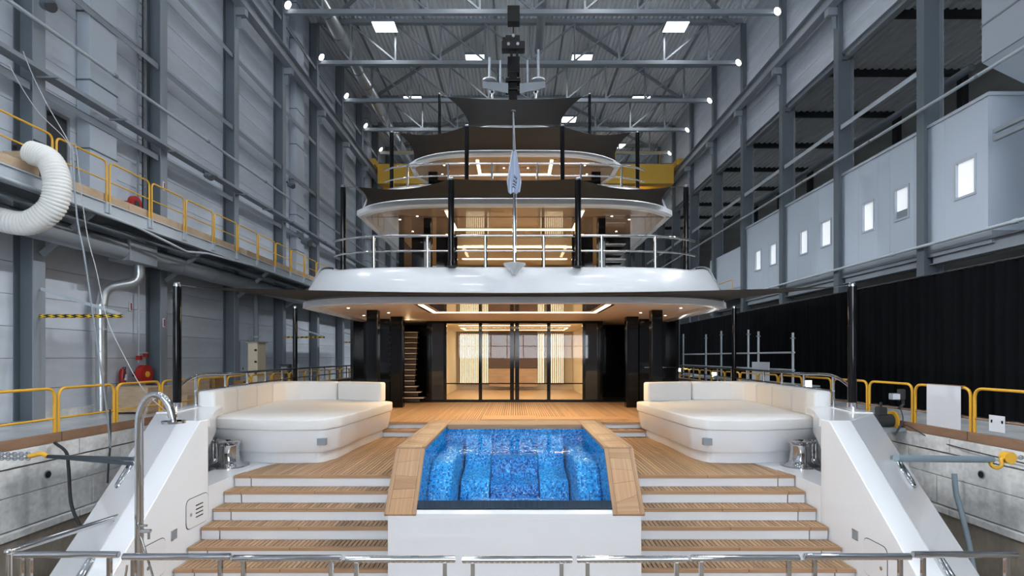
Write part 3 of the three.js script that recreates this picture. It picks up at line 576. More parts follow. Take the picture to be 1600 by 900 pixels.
{ const t = thing('control_cabinet', 'tall beige switch cabinet with black knobs on the left quay', 'cabinet');
  part('body', box(-11.5, -11.08, FL, 0.62, 24, 24.8, 0.02), M.cream, t); part('lid', box(-11.55, -11.03, 0.62, 0.66, 23.95, 24.85), M.beige, t);
  for (let k = 0; k < 3; k++) part('knob', cyl(V(-11.15, 0.3 - k * 0.5, 23.95), V(-11.15, 0.3 - k * 0.5, 24), 0.05, 12), M.rubber, t);
  const c = thing('wall_cabinet', 'white narrow wall cabinet beside the third left column', 'cabinet'); part('body', box(-13.35, -13.0, FL, 0.75, 26.4, 27.3, 0.01), M.officeTrim, c); part('handle', box(-13.0, -12.97, -0.6, -0.5, 26.6, 26.64), M.rubber, c);
  const v = thing('vertical_pipe', 'grey upright pipe on the left wall behind the beige cabinet', 'pipe'); part('pipe', cyl(V(-13.1, FL, 28.2), V(-13.1, 3.9, 28.2), 0.12, 14), M.steelMid, v); part('clip', box(-13.3, -12.95, 1, 1.06, 28.05, 28.35), M.steelPale, v);
  const b = thing('control_box', 'black control box on the rail behind the left sofa', 'control box'); part('case', box(-10.2, -9.75, -0.75, -0.3, 24.1, 24.4, 0.03), M.steelDark, b); part('panel', box(-10.1, -9.85, -0.62, -0.42, 24.085, 24.1), M.steelMid, b); part('stand', box(-10.02, -9.94, FL, -0.75, 24.2, 24.3), M.steelDark, b); }

// ---------------------------------------------------------------- quay railings
{
  const H = 1.1, path = rounded([V(0, FL, 0.05), V(0, FL + H, 0.05), V(0, FL + H, 1.65), V(0, FL, 1.65)], 0.2, 6), fr = sweep(path, 0.03, 10), mid = sweep([V(0, FL + 0.48, 0.05), V(0, FL + 0.48, 1.65)], 0.022, 8), ft = [box(-0.05, 0.05, FL, FL + 0.012, 0.0, 0.1), box(-0.05, 0.05, FL, FL + 0.012, 1.6, 1.7)];
  for (const [s, side] of [[-1, 'left'], [1, 'right']]) for (let k = 0; k < 18; k++) {
    const t = thing('quay_railing', `yellow tube railing panel on the ${side} quay edge, ${ORD[k]} from the viewpoint`, 'railing', side + ' quay railing panels');
    t.position.set(s * (QUAY + 0.08), 0, -(9.82 + 1.7 * k)); part('frame', fr, M.yellow, t); part('mid_rail', mid, s < 0 ? M.yellow : M.kick, t); for (const f of ft) part('foot_plate', f, M.yellow, t);
  }
}
// ---------------------------------------------------------------- right side: curtain, mezzanine offices, ducts
{
  const c = thing('black_curtain', 'long black pleated curtain along the right quay', 'curtain');
  part('drape', grid((u, v) => { const Z = 9 + 36 * u, f = Z / 0.36 * Math.PI * 2, a = 0.075 * (0.75 + 0.25 * Math.sin(Z * 1.7)) * (0.55 + 0.45 * v); return V(13.35 + a * Math.sin(f + 0.5 * Math.sin(Z * 2.1)) + 0.03 * Math.sin(f * 0.37 + v), FL + 0.03 + (2.62 - FL - 0.03) * (1 - v), Z); }, 1400, 5), M.curtain, c);
  part('top_bar', cyl(V(13.35, 2.64, 9), V(13.35, 2.64, 45), 0.03, 8), M.steelDark, c);
  for (let k = 0; k < 7; k++) part('upright', cyl(V(13.5, FL, 9.5 + k * 5.8), V(13.5, 2.64, 9.5 + k * 5.8), 0.03, 8), M.steelDark, c);

  const XM = HALL.xr + 0.28;
  const m = struct('wall_office', 'grey mezzanine office front with small square windows on the right', 'wall');
  const cuts = [17.8, 19.6, 20.4, 21.1, 22.45, 23.2, 24.5, 25.75, 26.4, 27.75, 28.5, 29.75, 31.1, 31.9, 33.25, 33.95, 35.25, 36.45], wins = [[18.3, 19.1], [21.4, 22.15], [23.46, 24.2], [26.65, 27.5], [28.75, 29.5], [32.2, 33], [34.2, 35]];
  for (let k = 0; k < cuts.length - 1; k++) {
    const a = cuts[k] + 0.004, b = cuts[k + 1] - 0.004, w = wins.find(([p, q]) => p > a && q < b);
    part('wall_panel', sideX([[a, 4.02], [b, 4.02], [b, 8.35], [a, 8.35]], XM, XM + 0.12, 0, w ? [[[w[0], 5.42], [w[0], 6.62], [w[1], 6.62], [w[1], 5.42]]] : []), M.office, m);
  }
  part('end_panel', box(XM + 0.12, XM + 2.6, 4.02, 8.35, 17.8, 17.92), M.office, m); part('core', box(XM + 0.5, XM + 0.6, 4.02, 8.35, 17.95, 36.45), M.paper, m);
  part('top_trim', box(XM - 0.05, XM + 2.7, 8.35, 8.46, 17.72, 36.5), M.officeTrim, m);
  part('office_floor', box(XM - 0.05, XM + 6, 3.62, 4.02, 17.6, 44), M.steelMid, m);
  part('office_soffit', box(XM + 0.3, XW, 3.3, 3.4, 5, 44), M.beige, m);
  wins.forEach(([a, b], k) => {
    const w = struct('window_' + (k + 1), `${ORD[k]} lit square window in the grey office front`, 'window');
    part('frame', sideX([[a - 0.06, 5.36], [b + 0.06, 5.36], [b + 0.06, 6.68], [a - 0.06, 6.68]], XM - 0.03, XM + 0.13, 0, [[[a + 0.02, 5.44], [a + 0.02, 6.6], [b - 0.02, 6.6], [b - 0.02, 5.44]]]), M.officeTrim, w);
    part('window_pane', box(XM + 0.07, XM + 0.08, 5.44, 6.6, a + 0.02, b - 0.02), M.officeGlow, w);
    if (k === 1) part('half_blind', box(XM + 0.055, XM + 0.065, 5.44, 5.76, a + 0.02, b - 0.02), M.steelMid, w);
  });
  // beams and pipes in front of the offices
  for (let i = 0; i < 5; i++) one('office_beam', `grey floor beam under the mezzanine offices, bay ${['nearest', 'second', 'third', 'fourth', 'fifth'][i]} from the viewpoint`, 'beam', ibeam(V(XM + 0.05, 3.56, COLS[i] + 0.2), V(XM + 0.05, 3.56, COLS[i + 1] - 0.2), 0.3, 0.44, 0.025), M.steelMid, 'office floor beams');
  one('sprinkler_pipe', 'pale pipe running along the foot of the mezzanine offices', 'pipe', mg([cyl(V(HALL.xr - 0.12, 4.0, 12), V(HALL.xr - 0.12, 4.0, 45), 0.06, 10), ...COLS.slice(0, 6).map((z) => cyl(V(HALL.xr - 0.12, 4.0, z + 1.2), V(HALL.xr - 0.12, 4.0, z + 1.4), 0.08, 10))]), M.steelPale);
  for (const [k, y, x] of [[0, 10.2, 16.1], [1, 9.5, 20.5]]) one('aisle_duct', `${['slim round duct beside the right columns', 'round duct deep in the side aisle'][k]} above the offices`, 'duct', cyl(V(x, y, 19.6), V(x, y, 60), 0.13, 12), M.steel);
  const far = thing('side_platform', 'yellow railed platform beyond the offices on the right', 'platform'); part('deck', box(14.3, 17, 3.9, 4.0, 36.6, 43), M.steelMid, far); part('panel', box(15.1, 15.2, 4.0, 7.4, 36.6, 43), M.office, far);
  part('railing', mg([sweep(rounded([V(14.35, 4, 36.7), V(14.35, 5.1, 36.7), V(14.35, 5.1, 39.4), V(14.35, 4, 39.4)], 0.15), 0.03, 8), cyl(V(14.35, 4.55, 36.7), V(14.35, 4.55, 39.4), 0.025, 8), sweep(rounded([V(14.35, 4, 39.6), V(14.35, 5.1, 39.6), V(14.35, 5.1, 42.5), V(14.35, 4, 42.5)], 0.15), 0.03, 8)]), M.yellow, far);
  // big air handling duct at the top right
  const d = thing('air_duct', 'big pale rectangular air duct with a sloping underside at the top right', 'duct');
  part('trunk', box(15.72, 18.5, 9.9, 15.65, 17.1, 18.75, 0.02), M.officeTrim, d); part('seam', mg([box(15.7, 15.73, 11.1, 11.16, 17.08, 18.77), box(15.7, 15.73, 12.9, 12.96, 17.08, 18.77)]), M.steelMid, d);
  part('hopper', loft([[V(15.74, 9.88, 17.12), V(18.4, 9.88, 17.12), V(18.4, 9.88, 18.73), V(15.74, 9.88, 18.73)], [V(16.6, 8.5, 16.4), V(18.4, 8.5, 16.4), V(18.4, 8.5, 17.7), V(16.6, 8.5, 17.7)]], true, 0.3), M.office, d);
  const q = thing('plant_room', 'pale grey panelled plant room wall at the right edge', 'wall panel'); for (let k = 0; k < 3; k++) part('wall_panel', box(17.1, 17.25, 4.1 + k * 1.45, 5.53 + k * 1.45, 13, 17.55), M.officeTrim, q);
  for (const k of [0, 1]) one('short_pipe', ['upper short grey pipe at the right edge above the offices', 'lower short grey pipe at the right edge above the offices'][k], 'pipe', beam(V(15.0, 7.05 - k * 0.25, 14), V(15.0, 7.05 - k * 0.25, 17.4), 0.12, 0.12), M.steelMid);
  // scaffold on the right quay
  const s = thing('scaffold', 'grey tubular scaffold frame on the right quay in front of the curtain', 'scaffold'), xs = 10.25;
  for (const [z, top] of [[20.5, 0.9], [23.4, 1.08], [24.4, 1.2], [27.6, 1.3], [29.8, 1.22], [33.8, 1.4]]) { part('standard', cyl(V(xs, FL, z), V(xs, top, z), 0.045, 8), M.steelPale, s); part('cup', cyl(V(xs, top - 0.22, z), V(xs, top - 0.18, z), 0.09, 10), M.steelMid, s); part('cup', cyl(V(xs, 0.15, z), V(xs, 0.19, z), 0.08, 10), M.steelMid, s); }
  for (const y of [0.17, -0.48, -1.0]) part('ledger', cyl(V(xs, y, 20.4), V(xs, y, 33.9), 0.035, 8), M.steelPale, s);
  part('platform', box(9.75, 11.2, -1.1, -1.04, 20.4, 33.9), M.steelMid, s);
  one('grey_board', 'grey board leaning in front of the scaffold', 'board', box(10.1, 10.13, -1.0, -0.2, 22.1, 23.7, 0.006), M.steelPale);
  // work lamps
  for (const [k, px, py, Z] of [[0, 1263, 600, 14.6], [1, 1116, 585, 24], [2, 1061, 578, 31]]) {
    const p = at(px, py, Z), t = thing('work_lamp', `small bright white work lamp behind the right sofa, ${ORD[k]} from the viewpoint`, 'lamp', 'work lamps on the right');
    part('housing', box(p.x - 0.11, p.x + 0.11, p.y - 0.1, p.y + 0.1, Z + 0.02, Z + 0.1, 0.02), M.steelMid, t); part('lamp_face', box(p.x - 0.09, p.x + 0.09, p.y - 0.085, p.y + 0.085, Z, Z + 0.019), M.cool, t);
    part('stand', cyl(V(p.x, -0.95 > p.y ? p.y - 0.5 : -0.98, Z + 0.06), V(p.x, p.y - 0.1, Z + 0.06), 0.018, 8), M.steelDark, t);
    const l = new THREE.PointLight(lin(...COOL), 2.5); l.position.copy(V(p.x, p.y, Z - 0.06)); l.castShadow = true; scene.add(l);
  }
  // things on the right railing
  const rx = QUAY + 0.02;
  { const t = thing('flood_lamp', 'grey flood lamp clamped to the right quay railing', 'lamp'), p = at(1403, 616, 13.3); part('head', box(p.x - 0.16, p.x + 0.02, p.y - 0.13, p.y + 0.02, 13.25, 13.4, 0.02), M.steelMid, t); part('lens', box(p.x - 0.15, p.x + 0.01, p.y - 0.12, p.y + 0.01, 13.235, 13.249), M.paper, t); part('yoke', sweep([V(p.x + 0.04, p.y - 0.15, 13.35), V(p.x + 0.14, p.y + 0.05, 13.35), V(p.x + 0.16, p.y - 0.25, 13.35), V(p.x + 0.05, p.y - 0.35, 13.35)], 0.035, 8), M.steelDark, t); part('clamp', box(p.x + 0.06, p.x + 0.2, p.y - 0.14, p.y + 0.12, 13.3, 13.44, 0.03), M.rubber, t);
    part('cable', sweep(smooth([V(p.x + 0.05, p.y - 0.3, 13.3), V(p.x + 0.05, p.y - 0.6, 13.2), V(p.x - 0.2, p.y - 0.95, 13.1), V(p.x - 0.05, p.y - 0.7, 13.1), V(p.x + 0.25, p.y - 0.95, 12.6), V(9.3, -1.9, 11.5), V(9.3, -1.95, 9.6)], 50), 0.013, 6), M.rubber, t); }
  { const t = thing('protective_sheet', 'white sheet folded over the right yellow railing', 'sheet'); part('front', box(rx - 0.006, rx - 0.002, FL + 0.14, FL + 1.13, 11.75, 12.72), M.paper, t); part('fold', box(rx - 0.01, rx + 0.1, FL + 1.13, FL + 1.14, 11.75, 12.72), M.kick, t); }
  { const t = thing('paper_notice', 'small white notice tied to the mid rail of the right railing', 'notice'); part('sheet', box(rx + 0.02, rx + 0.025, FL + 0.28, FL + 0.6, 10.72, 11.08), M.paper, t); part('tie', mg([box(rx + 0.02, rx + 0.12, FL + 0.45, FL + 0.51, 10.76, 10.8), box(rx + 0.02, rx + 0.12, FL + 0.45, FL + 0.51, 11.0, 11.04)]), M.steelDark, t); }
  { const t = thing('winch', 'black and yellow winch standing on the right dock edge', 'winch'), p = V(8.85, -1.5, 13.6); part('base', box(8.7, 9.35, -1.78, -1.7, 13.3, 13.9), M.steelMid, t); part('drum', cyl(V(8.8, -1.55, 13.6), V(9.2, -1.55, 13.6), 0.16, 18), M.rubber, t); part('guard', cyl(V(9.2, -1.55, 13.6), V(9.25, -1.55, 13.6), 0.24, 18), M.yellow, t); part('lever', beam(V(8.9, -1.5, 13.6), V(8.95, -1.1, 13.6), 0.04, 0.04), M.steelDark, t); part('motor', box(8.85, 9.05, -1.42, -1.22, 13.5, 13.7, 0.03), M.rubber, t); }
}
// hoses on the dock walls
for (const [s, k] of [[-1, 0], [1, 1]]) {
  const pts = k ? [[1491, 740, 11.68], [1494, 770, 11.62], [1502, 800, 11.45], [1514, 850, 11.2], [1522, 895, 11.0]] : [[86, 692, 11.2], [104, 708, 11], [107, 730, 11], [112, 790, 11], [126, 822, 10.9], [150, 850, 10.6]];
  one('hose', k ? 'grey hose hanging down the right dock wall from a hole' : 'black hose hanging over the left dock wall', 'hose', sweep(smooth(pts.map((p) => at(...p)), 40), k ? 0.05 : 0.03, 10), k ? M.slingGrey : M.rubber);
}
one('black_cable', 'thin black cable hanging down the left dock wall nearer the yacht', 'cable', sweep(smooth([[172, 640, 12.6], [172, 700, 12.5], [170, 720, 12.4], [168, 755, 12.3]].map((p) => at(...p)), 20), 0.02, 8), M.rubber);

// ================================================================= THE YACHT
const Y = thing('yacht', 'large white motor yacht in the hall, seen from astern with teak stairs and a pool', 'yacht');
const LAND = -1.9, DECK = -1.58, KEEL = -4.3, WX = 4.52;
const stepZ = [8.95, 8.63, 8.31, 7.99, 7.67, 7.35, 7.03], stepH = stepZ.map((z, i) => -1.9 - 0.1805 * i);
const mir = (poly, s) => poly.map(([x, z]) => [s * x, z]);
for (const s of [-1, 1]) {
  const X = (a, b) => s > 0 ? [a, b] : [-b, -a];
  // raked stern wing: inner wall, outer facet, top plate
  part('stern_wing_wall', sideX([[8.0, -0.92], [8.22, -0.92], [8.22, KEEL], [8.0 - (-0.92 - KEEL) / 0.88, KEEL]], ...X(WX, 4.83), 0.012), M.white, Y);
  const sh = (-0.92 - KEEL) / 0.88, ring = [[4.832, 8.0], [5.86, 9.1], [5.7, 9.28], [4.832, 8.25]];
  part('stern_wing_facet', loft([ring.map(([x, z]) => V(s * x, -0.92, z)), ring.map(([x, z]) => V(s * x, KEEL, z - sh))], true, 0.3), M.white, Y);
  part('stern_quarter', sideX([[9.12, -0.93], [9.4, -0.93], [9.4, KEEL], [9.12 - sh, KEEL]], ...X(5.7, 5.855)), M.white, Y);
  part('wing_top', prism(mir([[WX + 0.02, 8.02], [4.83, 8.02], [5.84, 9.1], [6.05, 10.4], [5.45, 10.4], [5.1, 9.5], [WX + 0.02, 8.3]], s), -1.03, -0.915), M.white, Y);
  part('wing_coaming', prism(mir([[WX + 0.005, 8.225], [WX + 0.07, 8.225], [5.62, 10.25], [5.5, 10.3]], s), -1.34, -1.03), M.white, Y);
  part('mooring_deck', box(...X(WX, 5.72), KEEL, LAND - 0.004, 8.22, 10.7), M.white, Y);
  // hull side and bulwark
  const path = [[5.86, 9.1], [6.1, 10.5], [6.35, 12], [6.6, 13.8], [6.8, 15.5], [6.95, 17.5], [7.08, 21], [7.1, 28], [7.1, 52]];
  part('bulwark', planSweep(s > 0 ? path : mir(path, -1).reverse(), [[0, -0.9], [0.3, -0.9], [0.3, -1.95], [0.35, KEEL], [0.12, KEEL], [0, -1.6]], undefined, 0.4), M.white, Y);
  const cap = [[6.7, 14.6], [6.8, 15.5], [6.95, 17.5], [7.08, 21], [7.1, 28], [7.1, 40]];
  part('cap_rail', planSweep(s > 0 ? cap : mir(cap, -1).reverse(), [[-0.03, -0.9], [0.33, -0.9], [0.33, -0.86], [-0.03, -0.86]]), M.teakZ, Y, 'teak cap rail');
  // side guard rail
  const rp = [[5.98, 10.05], [6.02, 10.5], [6.2, 12], [6.45, 13.8], [6.65, 15.5], [6.8, 17.5], [6.93, 21], [6.95, 28], [6.95, 34]];
  const gr = part('guard_rail', sweep(smooth([V(s * 5.9, -0.58, 9.72), V(s * 5.96, -0.5, 9.95), ...rp.slice(1).map(([x, z]) => V(s * x, -0.36, z))], 60), 0.03, 10), M.chrome, Y, 'polished steel guard rail');
  part('lower_rail', sweep(smooth(rp.slice(1).map(([x, z]) => V(s * x, -0.64, z)), 50), 0.02, 8), M.chrome, gr);
  const curve = new THREE.CatmullRomCurve3(rp.map(([x, z]) => V(s * x, 0, z)));
  for (let k = 0; k < 16; k++) { const p = curve.getPointAt(0.02 + k * 0.058); part('post', cyl(V(p.x, -0.9, -p.z), V(p.x, -0.37, -p.z), 0.028, 10), M.chrome, gr); }
  // treads
  const xa = 1.66, joints = [xa, 3.1, 4.25, WX - 0.01];
  for (let i = 0; i <= 6; i++) {
    const z0 = stepZ[i], z1 = i ? stepZ[i - 1] + 0.02 : 0, h = stepH[i];
    part('joint_strip', box(...X(4.2, 4.3), i < 6 ? stepH[i + 1] - 0.02 : KEEL, h - 0.054, z0 + 0.05, z0 + 0.3), M.caulk, Y);
    for (const [a, b] of [[xa, 4.243], [4.257, WX - 0.006]]) part('riser', box(...X(a, b), i < 6 ? stepH[i + 1] - 0.02 : KEEL, h - 0.052, z0 + 0.035, z0 + 0.36, 0.003), M.white, Y);
    if (!i) continue;
    const t = part('tread', box(...X(xa, WX - 0.006), h - 0.05, h - 0.012, z0 + 0.05, z1), M.caulk, Y);
    stuff('planks', planks(mir([[xa, z0 + 0.062], [WX - 0.01, z0 + 0.062], [WX - 0.01, z1], [xa, z1]], s), h - 0.012), M.teak, t);
    for (let k = 0; k < 3; k++) part('nosing', box(...X(joints[k] + 0.003, joints[k + 1] - 0.003), h - 0.05, h, z0, z0 + 0.06, 0.006), M.teakX, t);
  }
  // landing
  const land = mir([[xa, 9.01], [WX - 0.01, 9.01], [4.17, 10.4], [3.78, 10.8], [3.33, 13.25], [xa, 13.25]], s);
  const l = part('landing', prism(mir([[xa, 8.98], [WX, 8.98], [4.2, 10.5], [3.85, 10.8], [3.4, 13.3], [xa, 13.3]], s), LAND - 0.05, LAND - 0.012), M.caulk, Y);
  stuff('planks', planks(land, LAND - 0.012), M.teak, l);
  for (let k = 0; k < 3; k++) part('nosing', box(...X(joints[k] + 0.003, joints[k + 1] - 0.003), LAND - 0.05, LAND + 0.001, 8.95, 9.005, 0.006), M.teakX, l);
  part('landing_margin', prism(mir([[WX + 0.01, 8.98], [5.72, 9.4], [5.72, 10.8], [3.9, 10.8], [4.2, 10.48]], s), KEEL, LAND - 0.006), M.white, Y);
  // hatches on the inner wing walls
  const plate = (Z0, Z1, y0, y1, r, name) => { const p = part(name, sideX(roundPoly([[Z0 - 0.008, y0 - 0.008], [Z1 + 0.008, y0 - 0.008], [Z1 + 0.008, y1 + 0.008], [Z0 - 0.008, y1 + 0.008]], r), ...X(WX - 0.003, WX + 0.01)), M.caulk, Y); part('cover', sideX(roundPoly([[Z0, y0], [Z1, y0], [Z1, y1], [Z0, y1]], r), ...X(WX - 0.009, WX - 0.003)), M.white, p); return p; };
  if (s < 0) {
    const h = plate(7.66, 8.2, -2.39, -1.98, 0.1, 'service_hatch');
    for (let k = 0; k < 4; k++) part('louver_slot', box(...X(WX - 0.012, WX - 0.009), -2.11 - k * 0.055, -2.095 - k * 0.055, 7.88, 8.06), M.blackMatt, h);
    part('lock', cyl(V(s * (WX - 0.014), -2.2, 7.76), V(s * (WX - 0.009), -2.2, 7.76), 0.025, 14), M.chrome, h);
  }
  const h2 = plate(6.75, 7.2, -2.78, -2.32, 0.1, 'service_hatch'); part('lock', cyl(V(s * (WX - 0.014), -2.6, 6.85), V(s * (WX - 0.009), -2.6, 6.85), 0.025, 14), M.chrome, h2);
  const sq = part('step_light', box(...X(WX - 0.008, WX + 0.01), -2.42, -2.29, 7.32, 7.45), M.chrome, Y); part('lens', box(...X(WX - 0.01, WX - 0.008), -2.41, -2.3, 7.33, 7.44), M.steelMid, sq);
  // chrome fairlead on the outer facet
  const p0 = V(s * 4.83, -0.92, 8.0), eU = new THREE.Vector3(0, -0.88, 1).normalize(), eW = new THREE.Vector3(s * 1.03, 0, -1.1).normalize(), n = new THREE.Vector3().crossVectors(eU, eW).normalize(); if (n.z < 0) n.negate();
  for (const [px, py, a, b] of [[s > 0 ? 1412 : 199, 738, 0.24, 0.075], [s > 0 ? 1481 : 131, 897, 0.2, 0.075]]) {
    const d = at(px, py, 1), c = d.multiplyScalar(p0.dot(n) / d.dot(n)).addScaledVector(n, 0.01), loop = [];
    for (let k = 0; k <= 32; k++) { const f = k / 32 * Math.PI * 2; loop.push(c.clone().addScaledVector(eU, Math.cos(f) * a).addScaledVector(eW, Math.sign(Math.sin(f)) * b * Math.pow(Math.abs(Math.sin(f)), 0.6))); }
    const f = part('fairlead', sweep(loop, 0.035, 10, false), M.chrome, Y, 'polished fairlead ring');
    part('throat', loft([loop.slice(0, 32).map((p) => p.clone().addScaledVector(n, -0.004)), loop.slice(0, 32).map((p) => p.clone().addScaledVector(n, 0.002))], true), M.blackMatt, f);
  }
}
part('stair_core', box(-1.64, 1.64, KEEL, -2.5, 7.3, 11.2), M.white, Y);
part('under_deck', box(-WX + 0.05, WX - 0.05, KEEL, -2.0, 11.3, 13.3), M.white, Y);
part('swim_platform', box(-5.3, 5.3, -3.35, -3.1, 4.7, 7.1, 0.03), M.white, Y);
stuff('swim_platform_planks', planks([[-5.1, 4.85], [5.1, 4.85], [5.1, 6.95], [-5.1, 6.95]], -3.1), M.teak, Y);
// ---- steps to the aft deck, aft deck
{
  const cl = part('landing_centre', box(-xaC(), xaC(), LAND - 0.05, LAND - 0.012, 11.32, 13.3), M.caulk, Y); stuff('planks', planks([[-1.64, 11.34], [1.64, 11.34], [1.64, 13.25], [-1.64, 13.25]], LAND - 0.012), M.teak, cl);
  part('deck_riser', box(-3.36, 3.36, LAND, -1.79, 13.3, 13.7), M.white, Y); const st = part('deck_step', box(-3.36, 3.36, -1.79, -1.752, 13.27, 13.68), M.caulk, Y);
  part('nosing', box(-3.36, 3.36, -1.79, -1.74, 13.22, 13.28, 0.006), M.teakX, st); stuff('planks', planks([[-3.34, 13.28], [3.34, 13.28], [3.34, 13.66], [-3.34, 13.66]], -1.752), M.teak, st);
  part('deck_riser', box(-3.32, 3.32, -1.752, -1.63, 13.64, 14.0), M.white, Y);
  const dp = [[-3.3, 13.58], [3.3, 13.58], [3.3, 14.75], [6.3, 14.95], [6.6, 19], [6.7, 30], [-6.7, 30], [-6.6, 19], [-6.3, 14.95], [-3.3, 14.75]];
  const ad = part('aft_deck', prism(dp, DECK - 0.06, DECK - 0.012), M.caulk, Y);
  stuff('planks', planks([[-3.28, 13.64], [3.28, 13.64], [3.28, 14.78], [6.28, 14.98], [6.5, 19.5], [-6.5, 19.5], [-6.28, 14.98], [-3.28, 14.78]], DECK - 0.012), M.teak, ad);
  part('nosing', box(-3.3, 3.3, DECK - 0.06, DECK + 0.001, 13.55, 13.63, 0.006), M.teakX, ad);
  part('deck_hatch', box(-0.85, 0.55, DECK, DECK + 0.012, 14.0, 15.0, 0.004), M.teakX, ad); part('deck_hatch', box(0.57, 2.9, DECK, DECK + 0.012, 14.0, 14.7, 0.004), M.teakX, ad);
}
function xaC() { return 1.66; }
// ---- pool
{
  const xi = 1.28, xo = 1.64, WL = -1.375;
  for (const s of [-1, 1]) {
    const X = (a, b) => s > 0 ? [a, b] : [-b, -a];
    part('pool_side', sideX([[7.22, -2.06], [7.93, -1.33], [11.28, -1.33], [11.28, KEEL], [7.22, KEEL]], ...X(xi + 0.012, xo)), M.white, Y);
    part('pool_lining', sideX([[7.3, -1.98], [7.93, -1.33], [10.56, -1.33], [10.56, -2.6], [7.3, -2.6]], ...X(xi, xi + 0.012)), M.mosaic, Y, 'blue glass mosaic lining');
    part('pool_lounger', sideX(roundPoly([[10.55, -1.42], [10.36, -1.42], [10.12, -1.98], [9.3, -2.06], [9.12, -2.3], [9.1, -2.5], [10.55, -2.5]], 0.06), ...X(0.42, 0.9), 0.02), M.mosaic, Y, 'reclined mosaic lounger under water');
    part('pool_ledge', sideX(roundPoly([[10.55, -1.6], [8.5, -1.6], [8.1, -1.95], [8.0, -2.5], [10.55, -2.5]], 0.2), ...X(0.93, xi - 0.001), 0.06), M.mosaic, Y, 'rounded mosaic side ledge under water');
  }
  part('pool_back', box(-xi, xi, KEEL, -1.33, 10.57, 11.28), M.white, Y); part('pool_lining', box(-xi, xi, -2.6, -1.33, 10.55, 10.57), M.mosaic, Y);
  part('pool_floor', box(-xi, xi, -2.52, -2.4, 7.25, 10.55), M.mosaic, Y);
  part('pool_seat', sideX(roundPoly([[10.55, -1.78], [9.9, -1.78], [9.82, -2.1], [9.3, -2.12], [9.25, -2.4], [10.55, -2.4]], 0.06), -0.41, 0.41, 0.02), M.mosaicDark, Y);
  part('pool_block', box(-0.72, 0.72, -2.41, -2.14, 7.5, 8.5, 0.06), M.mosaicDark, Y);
  part('pool_front', box(-xo, xo, KEEL, -2.09, 7.2, 7.5, 0.004), M.white, Y);
  part('pool_front_sill', sideX([[7.2, -2.09], [7.5, -2.09], [7.5, -1.99], [7.23, -1.985], [7.2, -2.03]], -xo, xo), M.white, Y);
  const gp = (z) => -2.0 + (z - 7.2) * 1.015, slab = (z0, z1, t) => sideX([[z0, gp(z0)], [z1, gp(z1)], [z1 + t, gp(z1) - t], [z0 + t, gp(z0) - t]], -xi + 0.002, xi - 0.002);
  part('glass_gasket', slab(7.235, 7.315, 0.05), M.gasket, Y); part('pool_glass', slab(7.316, 7.835, 0.012), M.acrylic, Y, 'raked clear acrylic pool front'); part('glass_edge', sideX([[7.836, gp(7.836)], [7.844, gp(7.844)], [7.87, gp(7.844) - 0.02], [7.86, gp(7.836) - 0.03]], -xi + 0.002, xi - 0.002), M.acrylic, Y);
  part('water', box(-xi + 0.002, xi - 0.002, WL - 0.001, WL, 7.87, 10.549), M.water, Y, 'clear pool water surface');
  // teak coping of skewed blocks between border strips
  const run = (x0, x1, A, B, flip) => {
    const a = V(0, A[1], A[0]), b = V(0, B[1], B[0]), L = a.distanceTo(b), d = b.clone().sub(a).normalize(), n = new THREE.Vector3().crossVectors(new THREE.Vector3(1, 0, 0), d).normalize(); if (n.y < 0) n.negate();
    const place = new THREE.Matrix4().makeBasis(new THREE.Vector3(1, 0, 0), d, n).setPosition(a), put = (poly, t, m, nm, i = 0) => { const g = extr(poly, t, 0.004).applyMatrix4(place); part(nm, clean(g), m, Y); };
    const bw = 0.055, t = 0.045;
    put([[x0, 0], [x0 + bw, 0], [x0 + bw, L], [x0, L]], t, M.teakZ, 'coping_border'); put([[x1 - bw, 0], [x1, 0], [x1, L], [x1 - bw, L]], t, M.teakZ, 'coping_border');
    let y0 = 0, y1 = 0, k = 0; while (Math.min(y0, y1) < L) { let e0 = y0 + rr(0.12, 0.3), e1 = y1 + rr(0.12, 0.3); if (e0 > L - 0.1 || e1 > L - 0.1) e0 = e1 = L; put([[x0 + bw + 0.002, y0 + 0.001], [x1 - bw - 0.002, y1 + 0.001], [x1 - bw - 0.002, e1 - 0.001], [x0 + bw + 0.002, e0 - 0.001]], t - 0.003, M.coping[(k * 3 + (flip ? 1 : 0) + (rnd() * 2 | 0)) % 4], 'coping_block'); y0 = e0; y1 = e1; k++; if (y0 >= L) break; }
  };
  for (const s of [-1, 1]) { const x = s > 0 ? [1.27, 1.68] : [-1.68, -1.27]; run(...x, [7.2, -2.055], [7.92, -1.325], s > 0); run(...x, [7.93, -1.32], [11.3, -1.32], s < 0); }
  part('coping_back', box(-1.265, 1.265, -1.33, -1.275, 10.53, 11.3, 0.006), M.teakX, Y); part('coping_lip', box(-1.265, 1.265, -1.36, -1.332, 10.53, 10.55), M.teakX, Y);
}
